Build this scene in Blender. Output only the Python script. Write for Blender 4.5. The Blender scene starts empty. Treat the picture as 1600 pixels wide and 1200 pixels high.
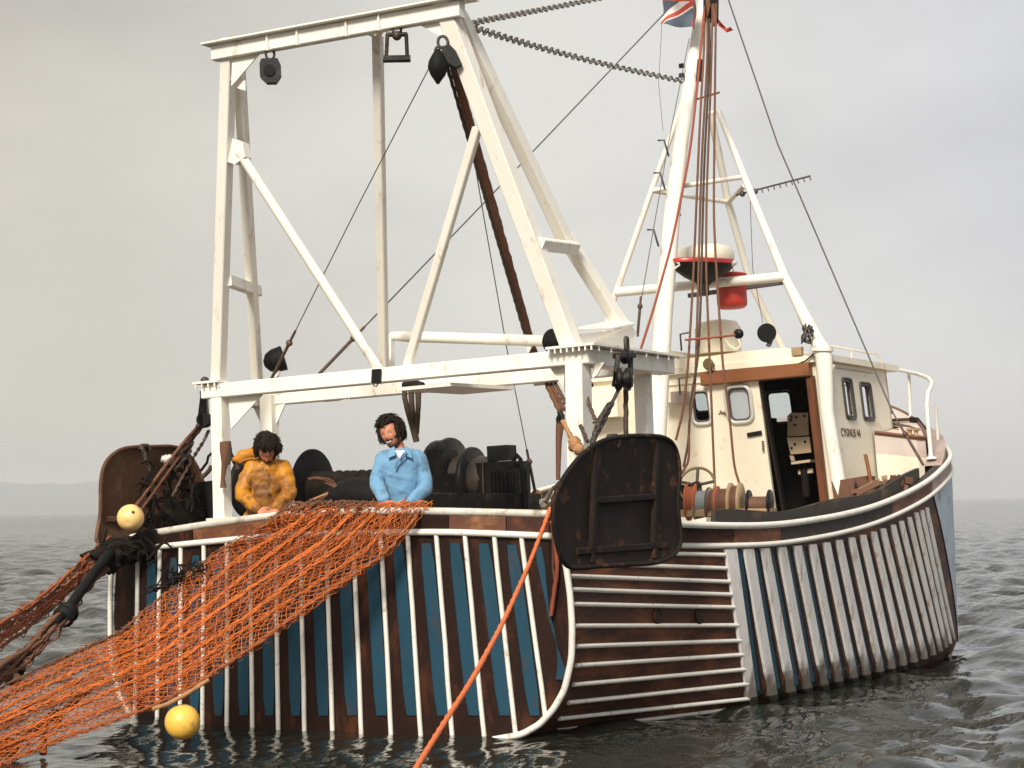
import bpy, math, random
import numpy as np
from mathutils import Matrix, Vector
random.seed(7); RNG = np.random.default_rng(7)
SC = bpy.context.scene
COL = SC.collection

# ------------------------------------------------------------------ camera
F = 3000.0                       # focal length in pixels of a 1600 px wide frame
CH = 1.75; PSI = math.radians(30); ROLL = math.radians(0.92); HEEL = math.radians(2.0)
right = np.array([math.cos(PSI), math.sin(PSI), 0.]); view = np.array([-math.sin(PSI), math.cos(PSI), 0.]); UPV = np.array([0, 0, 1.])
CAM = 0.84*CH*right - 8.7*CH*view; CAM[2] = CH
PITCH = math.atan(190/F)
FW = view*math.cos(PITCH) + UPV*math.sin(PITCH); U0 = UPV*math.cos(PITCH) - view*math.sin(PITCH)
CR = right*math.cos(ROLL) - U0*math.sin(ROLL); CU = U0*math.cos(ROLL) + right*math.sin(ROLL)
cam = bpy.data.cameras.new('camera'); cam_ob = bpy.data.objects.new('camera', cam); COL.objects.link(cam_ob)
cam.sensor_width = 36; cam.lens = F/1600*36; cam.clip_start = 0.1; cam.clip_end = 20000
m = Matrix.Identity(4)
for i in range(3):
    m[i][0], m[i][1], m[i][2], m[i][3] = CR[i], CU[i], -FW[i], CAM[i]
cam_ob.matrix_world = m
SC.camera = cam_ob

# ------------------------------------------------------------------ light
SUN_EL = math.radians(37); SUN_AZ = math.radians(168)          # from astern, a little to port
sunv = Vector((math.sin(SUN_AZ)*math.cos(SUN_EL), math.cos(SUN_AZ)*math.cos(SUN_EL), math.sin(SUN_EL)))
sl = bpy.data.lights.new('sun', 'SUN'); sl.energy = 3.6; sl.angle = math.radians(14); sl.color = (1, .95, .86)
so = bpy.data.objects.new('sun', sl); COL.objects.link(so); so.rotation_euler = sunv.to_track_quat('Z', 'Y').to_euler()
so.location = (0, -20, 30)
W = bpy.data.worlds.new('World'); SC.world = W; W.use_nodes = True
nt = W.node_tree; nt.nodes.clear()
def nd(t, kind, **kw):
    n = t.nodes.new(kind)
    for k, v in kw.items(): setattr(n, k, v)
    return n
out = nd(nt, 'ShaderNodeOutputWorld'); bg = nd(nt, 'ShaderNodeBackground'); bg.inputs[1].default_value = 0.1
sky = nd(nt, 'ShaderNodeTexSky', sky_type='NISHITA', sun_disc=False); sky.sun_elevation = SUN_EL; sky.sun_rotation = SUN_AZ
tc = nd(nt, 'ShaderNodeTexCoord')
def ramp(t, stops, interp='LINEAR'):
    n = nd(t, 'ShaderNodeValToRGB'); r = n.color_ramp; r.interpolation = interp
    while len(r.elements) < len(stops): r.elements.new(0.5)
    for e, (p, c) in zip(r.elements, stops): e.position = p; e.color = (*c, 1)
    return n
# overcast: warm grey to port, cool grey to starboard, soft cloud mottling
dotn = nd(nt, 'ShaderNodeVectorMath', operation='DOT_PRODUCT'); dotn.inputs[1].default_value = tuple(right)
nt.links.new(tc.outputs['Generated'], dotn.inputs[0])
mp = nd(nt, 'ShaderNodeMapRange'); mp.inputs[1].default_value = -0.32; mp.inputs[2].default_value = 0.25
nt.links.new(dotn.outputs['Value'], mp.inputs[0])
hue = ramp(nt, [(0, (4.5, 4.18, 3.5)), (.55, (5.25, 5.08, 4.7)), (1, (5.05, 5.02, 5.12))])
nt.links.new(mp.outputs[0], hue.inputs[0])
nz = nd(nt, 'ShaderNodeTexNoise'); nz.inputs['Scale'].default_value = 3.2; nz.inputs['Detail'].default_value = 4; nz.inputs['Roughness'].default_value = .5
mpv = nd(nt, 'ShaderNodeMapping'); mpv.inputs['Scale'].default_value = (1, 1, 2.2); mpv.inputs['Location'].default_value = (.35, .1, .42)
nt.links.new(tc.outputs['Generated'], mpv.inputs[0]); nt.links.new(mpv.outputs[0], nz.inputs['Vector'])
cl = ramp(nt, [(.3, (.78, .775, .79)), (.62, (1.09, 1.09, 1.08))])
nt.links.new(nz.outputs['Fac'], cl.inputs[0])
mul = nd(nt, 'ShaderNodeMix', data_type='RGBA', blend_type='MULTIPLY'); mul.inputs[0].default_value = 1
nt.links.new(hue.outputs[0], mul.inputs[6]); nt.links.new(cl.outputs[0], mul.inputs[7])
mx = nd(nt, 'ShaderNodeMix', data_type='RGBA'); mx.inputs[0].default_value = .94
nt.links.new(sky.outputs[0], mx.inputs[6]); nt.links.new(mul.outputs[2], mx.inputs[7])
nt.links.new(mx.outputs[2], bg.inputs[0]); nt.links.new(bg.outputs[0], out.inputs[0])
vs = SC.view_settings; vs.view_transform = 'Standard'; vs.look = 'None'; vs.exposure = 0.52; vs.gamma = 1; vs.use_curve_mapping = False
SC.cycles.max_bounces = 8; SC.cycles.volume_bounces = 3
try: SC.cycles.use_denoising = True
except Exception: pass

# ------------------------------------------------------------------ frames
ch, sh = math.cos(HEEL), math.sin(HEEL)
H3 = np.array([[ch, 0, -sh], [0, 1, 0], [sh, 0, ch]])          # boat frame -> world (heeled to port)
H4 = Matrix([[ch, 0, -sh, 0], [0, 1, 0, 0], [sh, 0, ch, 0], [0, 0, 0, 1]])
OB = H3.T @ CAM
V = lambda *a: np.array(a, float)
def ray(px, py): return H3.T @ (FW + CR*(px-800)/F + CU*(600-py)/F)
def at(px, py, x=None, y=None, z=None, d=None, n=None, c=None):
    """boat-frame point seen at a pixel, on a plane (x=, y=, z=, n.p=c) or at a depth d"""
    r = ray(px, py)
    if d is not None: return OB + r*d
    if n is None:
        n, c = ((1, 0, 0), x) if x is not None else ((0, 1, 0), y) if y is not None else ((0, 0, 1), z)
    n = np.array(n, float)
    return OB + r*((c - n@OB)/(n@r))
def depth(p): return float((H3@np.array(p) - CAM) @ FW)
def wat(px, py):
    r = H3@ray(px, py); return H3.T @ (CAM + r*(-CAM[2]/r[2]))
def herm(y, K):
    ys = [k[0] for k in K]; xs = [k[1] for k in K]; n = len(K)
    if y <= ys[0]: return xs[0]
    if y >= ys[-1]: return xs[-1]
    i = max(0, min(n-2, int(np.searchsorted(ys, y))-1))
    def sl_(j):
        a, b = max(0, j-1), min(n-1, j+1); return (xs[b]-xs[a])/(ys[b]-ys[a])
    h = ys[i+1]-ys[i]; t = (y-ys[i])/h
    return xs[i]*(2*t**3-3*t*t+1)+h*sl_(i)*(t**3-2*t*t+t)+xs[i+1]*(-2*t**3+3*t*t)+h*sl_(i+1)*(t**3-t*t)
def nrm(v): v = np.array(v, float); return v/(np.linalg.norm(v)+1e-12)

# ------------------------------------------------------------------ mesh builder
class MB:
    def __init__(s): s.v = []; s.f = []; s.m = []; s.s = []
    def add(s, vs, fs, m=0, smooth=False):
        o = len(s.v); s.v.extend([tuple(map(float, p)) for p in vs])
        for f in fs: s.f.append(tuple(i+o for i in f)); s.m.append(m); s.s.append(smooth)
        return s
    def box(s, c, sz, ax=None, m=0, ch=0.0):
        c = np.array(c, float); A = np.eye(3) if ax is None else np.array(ax, float)
        return s.beam(c - A[2]*sz[2]/2, c + A[2]*sz[2]/2, sz[0], sz[1], side=A[0], m=m, ch=ch)
    def beam(s, p0, p1, w, h, side=None, m=0, ch=0.008, w1=None, h1=None):
        """chamfered rectangular bar, w along side, h across"""
        p0 = np.array(p0, float); p1 = np.array(p1, float); t = nrm(p1-p0)
        if side is None: side = np.cross(t, V(0, 0, 1)) if abs(t[2]) < .95 else V(1, 0, 0)
        side = nrm(np.array(side)-t*np.dot(side, t)); up = np.cross(t, side)
        w1 = w if w1 is None else w1; h1 = h if h1 is None else h1
        ch = min(ch, w*.3, h*.3)
        def ring(p, w, h, k):
            a, b = w/2-k, h/2-k
            if ch <= 0: q = [(-a, -b), (a, -b), (a, b), (-a, b)]
            else:
                A, B = w/2-k, h/2-k
                q = [(-A+ch, -B), (A-ch, -B), (A, -B+ch), (A, B-ch), (A-ch, B), (-A+ch, B), (-A, B-ch), (-A, -B+ch)]
            return [p+side*x+up*y for x, y in q]
        n = 4 if ch <= 0 else 8
        R = [ring(p0, w, h, 0), ring(p1, w1, h1, 0)]
        fs = [(i, (i+1) % n, n+(i+1) % n, n+i) for i in range(n)] + [tuple(range(n))[::-1], tuple(range(n, 2*n))]
        return s.add(R[0]+R[1], fs, m)
    def tube(s, pts, r, n=8, m=0, closed=False, smooth=True, caps=True, lobes=0, twist=0, flat=1.0, upv=None):
        P = [np.array(p, float) for p in pts]; k = len(P)
        rr = r if hasattr(r, '__len__') else [r]*k
        T = []
        for i in range(k):
            a = P[(i-1) % k] if (closed or i > 0) else P[i]; b = P[(i+1) % k] if (closed or i < k-1) else P[i]
            T.append(nrm(b-a))
        u = np.cross(T[0], V(0, 0, 1)) if upv is None else np.array(upv, float)
        if np.linalg.norm(u) < .1: u = np.cross(T[0], V(1, 0, 0))
        u = nrm(u - T[0]*np.dot(u, T[0])); vs = []; L = 0
        for i in range(k):
            u = nrm(u - T[i]*np.dot(u, T[i])); w = np.cross(T[i], u)
            if i: L += np.linalg.norm(P[i]-P[i-1])
            for j in range(n):
                a = 2*math.pi*j/n
                q = rr[i]*(1+(.22*math.cos(lobes*a+twist*L) if lobes else 0))
                vs.append(P[i]+u*math.cos(a)*q+w*math.sin(a)*q*flat)
        fs = []
        for i in range(k if closed else k-1):
            a, b = i*n, ((i+1) % k)*n
            for j in range(n): fs.append((a+j, a+(j+1) % n, b+(j+1) % n, b+j))
        s.add(vs, fs, m, smooth)
        if caps and not closed: s.add(vs[:n], [tuple(range(n))[::-1]], m); s.add(vs[-n:], [tuple(range(n))], m)
        return s
    def lathe(s, c, axis, prof, n=24, m=0, smooth=True, side=None):
        """prof = [(radius, offset along axis)]"""
        c = np.array(c, float); a = nrm(axis); u = nrm(np.cross(a, V(0, 0, 1) if abs(a[2]) < .9 else V(1, 0, 0)) if side is None else side); w = np.cross(a, u)
        vs = [c+a*o+(u*math.cos(2*math.pi*j/n)+w*math.sin(2*math.pi*j/n))*max(r, 1e-5) for r, o in prof for j in range(n)]
        fs = [(i*n+j, i*n+(j+1) % n, (i+1)*n+(j+1) % n, (i+1)*n+j) for i in range(len(prof)-1) for j in range(n)]
        s.add(vs, fs, m, smooth)
        s.add(vs[:n], [tuple(range(n))[::-1]], m); s.add(vs[-n:], [tuple(range(n))], m)
        return s
    def ball(s, c, r, n=20, k=12, m=0, sc=(1, 1, 1), ax=None, fn=None):
        A = np.eye(3) if ax is None else np.array(ax, float); c = np.array(c, float); vs = []
        for i in range(k+1):
            t = math.pi*i/k
            for j in range(n):
                a = 2*math.pi*j/n; d = V(math.sin(t)*math.cos(a), math.sin(t)*math.sin(a), math.cos(t))
                q = d*np.array(sc)*r*(fn(d) if fn else 1); vs.append(c+q[0]*A[0]+q[1]*A[1]+q[2]*A[2])
        return s.add(vs, [(i*n+j, (i+1)*n+j, (i+1)*n+(j+1) % n, i*n+(j+1) % n) for i in range(k) for j in range(n)], m, True)
    def poly(s, pts, th, nv=None, m=0):
        """plate: polygon extruded by vector nv*th, centred"""
        P = [np.array(p, float) for p in pts]
        if nv is None: nv = nrm(np.cross(P[1]-P[0], P[2]-P[0]))
        nv = np.array(nv, float)*th/2; k = len(P)
        vs = [p-nv for p in P]+[p+nv for p in P]
        return s.add(vs, [tuple(range(k))[::-1], tuple(range(k, 2*k))]+[(i, (i+1) % k, k+(i+1) % k, k+i) for i in range(k)], m)
    def grid(s, G, m=0, smooth=True, closed=False):
        """G[i][j] points"""
        r, c = len(G), len(G[0])
        vs = [p for row in G for p in row]
        fs = [(i*c+j, i*c+(j+1) % c, (i+1)*c+(j+1) % c, (i+1)*c+j) for i in range(r-1) for j in range(c if closed else c-1)]
        return s.add(vs, fs, m, smooth)

class T:                                             # a thing: Empty at its base
    def __init__(s, name, label, cat, base, group=None):
        s.base = np.array(base, float)
        s.ob = bpy.data.objects.new(name, None); COL.objects.link(s.ob); s.ob.empty_display_size = .2
        s.ob.matrix_world = H4 @ Matrix.Translation(Vector(s.base))
        s.ob['label'] = label; s.ob['category'] = cat
        if group: s.ob['group'] = group
    def part(s, name, mb, mats, parent=None, label=None, kind=None):
        o = mk(name, mb, mats, s.base); o.parent = (parent or s.ob)
        if label: o['label'] = label
        if kind: o['kind'] = kind
        return o
    def inst(s, name, me, mat4, parent=None):
        o = bpy.data.objects.new(name, me); COL.objects.link(o)
        M = mat4.copy(); M.translation = M.translation - Vector(s.base); o.matrix_local = M; o.parent = parent or s.ob
        return o
def mk(name, mb, mats, base):
    me = bpy.data.meshes.new(name); b = tuple(float(q) for q in base)
    me.from_pydata([(p[0]-b[0], p[1]-b[1], p[2]-b[2]) for p in mb.v], [], mb.f)
    for mt in (mats if isinstance(mats, (list, tuple)) else [mats]): me.materials.append(mt)
    me.polygons.foreach_set('material_index', mb.m); me.polygons.foreach_set('use_smooth', mb.s)
    me.update()
    o = bpy.data.objects.new(name, me); COL.objects.link(o); return o
def single(name, mb, mats, label, cat, base=None, group=None, kind=None):
    A = np.array(mb.v)
    if base is None: base = V((A[:, 0].min()+A[:, 0].max())/2, (A[:, 1].min()+A[:, 1].max())/2, A[:, 2].min())
    o = mk(name, mb, mats, base); o.matrix_world = H4 @ Matrix.Translation(Vector(base))
    if kind == 'structure': o['kind'] = kind
    else:
        o['label'] = label; o['category'] = cat
        if group: o['group'] = group
        if kind: o['kind'] = kind
    return o

# ------------------------------------------------------------------ materials
def mat(name, base, rough=.5, spec=.5, metal=0, var=None, vscale=6, stain=None, sscale=3, samt=.35, bump=0, bscale=40, stretch=(1, 1, 1), alpha=None, trans=0, sheen=0, vamt=.6, fine=0, wet=None):
    M = bpy.data.materials.new(name); M.use_nodes = True; t = M.node_tree
    b = t.nodes['Principled BSDF']; b.inputs['Roughness'].default_value = rough; b.inputs['Metallic'].default_value = metal
    b.inputs['Specular IOR Level'].default_value = spec
    if trans: b.inputs['Transmission Weight'].default_value = trans
    if sheen: b.inputs['Sheen Weight'].default_value = sheen
    co = nd(t, 'ShaderNodeTexCoord'); mp_ = nd(t, 'ShaderNodeMapping'); mp_.inputs['Scale'].default_value = stretch
    oi = nd(t, 'ShaderNodeObjectInfo'); ad = nd(t, 'ShaderNodeVectorMath', operation='ADD')
    cx = nd(t, 'ShaderNodeCombineXYZ'); mu = nd(t, 'ShaderNodeMath', operation='MULTIPLY'); mu.inputs[1].default_value = 37
    t.links.new(oi.outputs['Random'], mu.inputs[0]); t.links.new(mu.outputs[0], cx.inputs[0]); t.links.new(mu.outputs[0], cx.inputs[1])
    t.links.new(co.outputs['Object'], mp_.inputs[0]); t.links.new(mp_.outputs[0], ad.inputs[0]); t.links.new(cx.outputs[0], ad.inputs[1])
    col = None
    def noise(sc, det=6, ro=.6):
        n = nd(t, 'ShaderNodeTexNoise'); n.inputs['Scale'].default_value = sc; n.inputs['Detail'].default_value = det; n.inputs['Roughness'].default_value = ro
        t.links.new(ad.outputs[0], n.inputs['Vector']); return n
    def mixin(prev, colr, fac_sock):
        x = nd(t, 'ShaderNodeMix', data_type='RGBA'); t.links.new(fac_sock, x.inputs[0])
        if prev is None: x.inputs[6].default_value = (*base, 1)
        else: t.links.new(prev, x.inputs[6])
        x.inputs[7].default_value = (*colr, 1); return x.outputs[2]
    if var:
        n = noise(vscale); r = nd(t, 'ShaderNodeMapRange'); r.inputs[1].default_value = .35; r.inputs[2].default_value = .68; r.inputs[4].default_value = vamt
        t.links.new(n.outputs['Fac'], r.inputs[0]); col = mixin(col, var, r.outputs[0])
    if stain:
        n = noise(sscale, 10, .68); r = nd(t, 'ShaderNodeMapRange'); r.inputs[1].default_value = .62-samt*.35; r.inputs[2].default_value = .72-samt*.2; r.inputs[4].default_value = .9
        t.links.new(n.outputs['Fac'], r.inputs[0]); col = mixin(col, stain, r.outputs[0])
    if wet is not None:
        sx_ = nd(t, 'ShaderNodeSeparateXYZ'); t.links.new(co.outputs['Object'], sx_.inputs[0]); n = noise(7, 5, .6)
        ad2 = nd(t, 'ShaderNodeMath', operation='MULTIPLY_ADD'); ad2.inputs[1].default_value = -.5; t.links.new(n.outputs['Fac'], ad2.inputs[0]); t.links.new(sx_.outputs[2], ad2.inputs[2])
        r = nd(t, 'ShaderNodeMapRange'); r.inputs[1].default_value = wet-.25; r.inputs[2].default_value = wet-.09; r.inputs[3].default_value = .85; r.inputs[4].default_value = 0
        t.links.new(ad2.outputs[0], r.inputs[0]); col = mixin(col, (.09, .065, .035), r.outputs[0])
    if fine:
        n = noise(90, 3, .7); r = nd(t, 'ShaderNodeMapRange'); r.inputs[1].default_value = .35; r.inputs[2].default_value = .7; r.inputs[4].default_value = fine
        t.links.new(n.outputs['Fac'], r.inputs[0]); col = mixin(col, tuple(q*.45 for q in base), r.outputs[0])
    if col is None: b.inputs['Base Color'].default_value = (*base, 1)
    else: t.links.new(col, b.inputs['Base Color'])
    if bump:
        n = noise(bscale, 6, .65); bp = nd(t, 'ShaderNodeBump'); bp.inputs['Strength'].default_value = bump; bp.inputs['Distance'].default_value = .01
        t.links.new(n.outputs['Fac'], bp.inputs['Height']); t.links.new(bp.outputs[0], b.inputs['Normal'])
        rr = nd(t, 'ShaderNodeMapRange'); rr.inputs[3].default_value = max(.05, rough-.12); rr.inputs[4].default_value = min(1, rough+.15)
        t.links.new(n.outputs['Fac'], rr.inputs[0]); t.links.new(rr.outputs[0], b.inputs['Roughness'])
    return M
CREAM = mat('cream_paint', (.84, .80, .71), .42, var=(.74, .685, .57), vscale=2.2, stain=(.50, .34, .19), sscale=7, samt=.13, stretch=(1, 1, .35), bump=.12, bscale=25)
HOUSE = mat('wheelhouse_paint', (.84, .765, .61), .4, var=(.76, .67, .49), vscale=1.6, stain=(.62, .47, .29), sscale=5, samt=.10, bump=.12, bscale=18)
RAILG = mat('rail_weathered', (.60, .57, .50), .55, var=(.42, .38, .30), vscale=7, stain=(.20, .14, .07), sscale=9, samt=.3, bump=.35, bscale=50)
RAILW = mat('rail_white', (.76, .73, .66), .45, var=(.66, .61, .50), vscale=9, stain=(.36, .28, .15), sscale=14, samt=.10, bump=.25, bscale=60)
SLATW = mat('slat_white', (.68, .65, .62), .5, var=(.58, .55, .52), vscale=7, stain=(.36, .26, .17), sscale=11, samt=.24, bump=.2, bscale=50, stretch=(1, 1, .3), wet=.53)
HULLB = mat('hull_brown', (.022, .008, .005), .55, var=(.011, .0055, .0045), vscale=5, stain=(.075, .024, .009), sscale=6, samt=.28, bump=.35, bscale=35, stretch=(1, 1, .35), spec=.14)
HULLS = mat('hull_brown_side', (.06, .019, .010), .55, var=(.018, .008, .006), vscale=4, stain=(.17, .058, .018), sscale=5, samt=.40, bump=.35, bscale=35, stretch=(1, .3, 1), spec=.25)
GAP = mat('hull_dark_paint', (.009, .006, .005), .6, var=(.022, .012, .008), vscale=6, bump=.2, spec=.14)
RUSTP = mat('rust_plank', (.12, .038, .014), .6, var=(.06, .02, .01), vscale=5, stain=(.27, .115, .042), sscale=7, samt=.36, bump=.4, bscale=40, stretch=(.6, .35, 1))
DKPL = mat('dark_plank', (.05, .043, .036), .6, var=(.03, .026, .022), vscale=6, stain=(.12, .08, .05), sscale=6, samt=.25, bump=.3, stretch=(1, .3, 1), spec=.14)
MAUVE = mat('bow_plank_paint', (.40, .30, .26), .55, var=(.33, .25, .22), vscale=5, stain=(.25, .12, .07), sscale=5, samt=.25, bump=.2)
BLUEP = mat('blue_paint', (.011, .052, .084), .5, var=(.008, .035, .056), vscale=5, stain=(.05, .035, .03), sscale=7, samt=.18, bump=.25, bscale=45, stretch=(1, 1, .3), spec=.25)
BOWB = mat('bow_blue_grey', (.42, .52, .58), .45, var=(.36, .44, .50), vscale=3, stain=(.22, .12, .07), sscale=4, samt=.22, bump=.2)
DECKM = mat('deck_paint', (.42, .33, .28), .6, var=(.36, .28, .24), vscale=4, bump=.2)
WOOD = mat('varnished_wood', (.24, .082, .024), .45, var=(.15, .05, .015), vscale=4, stain=(.10, .04, .018), sscale=7, samt=.2, bump=.3, bscale=30, stretch=(.3, 1, 1))
WOODV = mat('varnished_jamb', (.14, .046, .017), .45, var=(.14, .05, .02), vscale=4, stain=(.08, .03, .015), sscale=7, samt=.25, bump=.3, bscale=30, stretch=(1, 1, .3))
BLACK = mat('black_steel', (.007, .0065, .006), .42, var=(.015, .013, .011), vscale=9, stain=(.075, .04, .025), sscale=9, samt=.18, bump=.4, bscale=50, spec=.22)
RUBBER = mat('black_rubber', (.007, .0065, .006), .6, var=(.014, .013, .012), vscale=14, bump=.3, spec=.14)
RUSTD = mat('door_steel_dark', (.010, .007, .0055), .65, var=(.026, .016, .011), vscale=5, stain=(.13, .055, .025), sscale=4.5, samt=.2, bump=.6, bscale=40, spec=.14)
RUSTL = mat('door_steel_rust', (.105, .048, .024), .7, var=(.06, .028, .016), vscale=4, stain=(.18, .10, .055), sscale=4, samt=.3, bump=.6, bscale=40, spec=.25)
CHAINM = mat('chain_rust', (.09, .055, .04), .6, var=(.045, .03, .024), vscale=30, stain=(.2, .085, .035), sscale=25, samt=.3, bump=.3)
CHAINB = mat('chain_black', (.03, .024, .02), .55, var=(.07, .045, .03), vscale=30, bump=.3)
ROPEB = mat('rope_brown', (.17, .070, .034), .8, var=(.10, .042, .022), vscale=30, bump=.6, bscale=160)
ROPER = mat('rope_red', (.33, .075, .035), .8, var=(.2, .05, .025), vscale=30, bump=.6, bscale=160)
ROPED = mat('rope_dark', (.06, .042, .03), .8, var=(.11, .07, .045), vscale=30, bump=.6, bscale=160, spec=.25)
ROPEO = mat('rope_orange', (.72, .17, .045), .75, var=(.55, .12, .035), vscale=30, bump=.7, bscale=160)
ROPET = mat('rope_tan', (.42, .22, .09), .8, var=(.3, .14, .06), vscale=30, bump=.6, bscale=160)
WIRE = mat('steel_wire', (.09, .08, .075), .5, metal=.4)
NETO = mat('net_orange', (.60, .155, .024), .8, var=(.46, .10, .018), vscale=9, fine=.2)
NETR = mat('net_orange_brown', (.34, .085, .017), .8, var=(.18, .045, .014), vscale=9)
NETB = mat('net_brown', (.13, .055, .028), .85, var=(.22, .09, .04), vscale=12)
NETK = mat('net_black', (.010, .008, .0065), .85, var=(.026, .018, .012), vscale=12, bump=.6, spec=.14)
FLOATY = mat('float_yellow', (.86, .50, .085), .4, var=(.80, .42, .06), vscale=6, stain=(.35, .2, .06), sscale=9, samt=.2, bump=.12)
FLOATC = mat('float_cream', (.84, .57, .22), .4, var=(.76, .46, .14), vscale=6, stain=(.35, .2, .06), sscale=9, samt=.15, bump=.12)
SKIN = mat('skin', (.50, .20, .115), .55, spec=.3, var=(.54, .23, .13), vscale=14, vamt=.5)
HAIRD = mat('hair_dark', (.012, .0075, .005), .6, spec=.2, var=(.03, .017, .01), vscale=40, bump=.8, bscale=90)
BEARD = mat('beard_brown', (.085, .035, .018), .7, var=(.05, .022, .012), vscale=40, bump=.8, bscale=120)
OILY = mat('oilskin_yellow', (.52, .21, .014), .45, spec=.3, var=(.42, .15, .011), vscale=6, stain=(.16, .07, .022), sscale=5, samt=.42, bump=.5, bscale=28)
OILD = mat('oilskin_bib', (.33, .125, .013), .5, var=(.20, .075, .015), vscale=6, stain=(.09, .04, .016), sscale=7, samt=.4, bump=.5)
SHIRT = mat('shirt_blue', (.16, .325, .49), .85, spec=.15, var=(.12, .25, .39), vscale=8, stain=(.085, .15, .21), sscale=6, samt=.26, bump=.6, bscale=30, sheen=.2)
SHIRTD = mat('shirt_shadow_blue', (.10, .21, .34), .8)
TSHIRT = mat('tshirt_white', (.75, .74, .72), .8)
TROUS = mat('trousers_dark', (.04, .045, .06), .8)
REDP = mat('red_plastic', (.52, .045, .022), .35, var=(.42, .03, .018), vscale=4, bump=.1)
REDT = mat('red_rim_paint', (.42, .03, .025), .35)
GREYL = mat('pale_grey_plastic', (.6, .59, .57), .4)
DOME = mat('radome_cream', (.80, .74, .60), .35, var=(.76, .69, .53), vscale=3)
GLASS = mat('window_glass', (.85, .9, .9), .03, trans=1)
SKYGL = mat('glass_painted_sky', (.50, .54, .56), .12, var=(.42, .46, .48), vscale=2)  # door pane: grey sky reflection painted into the base colour
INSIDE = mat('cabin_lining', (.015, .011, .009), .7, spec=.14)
RUBW = mat('window_seal', (.06, .055, .05), .5)
ALU = mat('window_frame_alu', (.62, .60, .54), .4, metal=.2)
CHAIRM = mat('chair_board', (.62, .48, .32), .6, var=(.52, .38, .24), vscale=8)
HOLE = mat('hole_black', (.01, .008, .007), .8)
BRASS = mat('brass_wheel', (.14, .105, .04), .45, metal=.3)
SPG = mat('spool_grey_line', (.22, .245, .235), .75, var=(.13, .15, .15), vscale=30)
SPO = mat('spool_orange_line', (.30, .08, .03), .75, var=(.3, .08, .03), vscale=30)
SPB = mat('spool_brown_wood', (.13, .055, .028), .7, var=(.08, .035, .018), vscale=10)
TAN = mat('fairlead_tan', (.36, .25, .13), .5, var=(.25, .16, .08), vscale=12)
PINK = mat('foredeck_paint', (.60, .50, .44), .55, var=(.54, .44, .38), vscale=4, bump=.15)
FLAGB = mat('flag_blue', (.085, .105, .14), .8, var=(.06, .075, .10), vscale=10)
FLAGR = mat('flag_red', (.45, .06, .04), .8)
FLAGW = mat('flag_white', (.66, .60, .56), .8)
TEXTM = mat('lettering_brown', (.12, .07, .04), .6)
WHITER = mat('rope_white', (.62, .58, .52), .8, var=(.45, .4, .34), vscale=20)
exec_order = None

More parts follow.
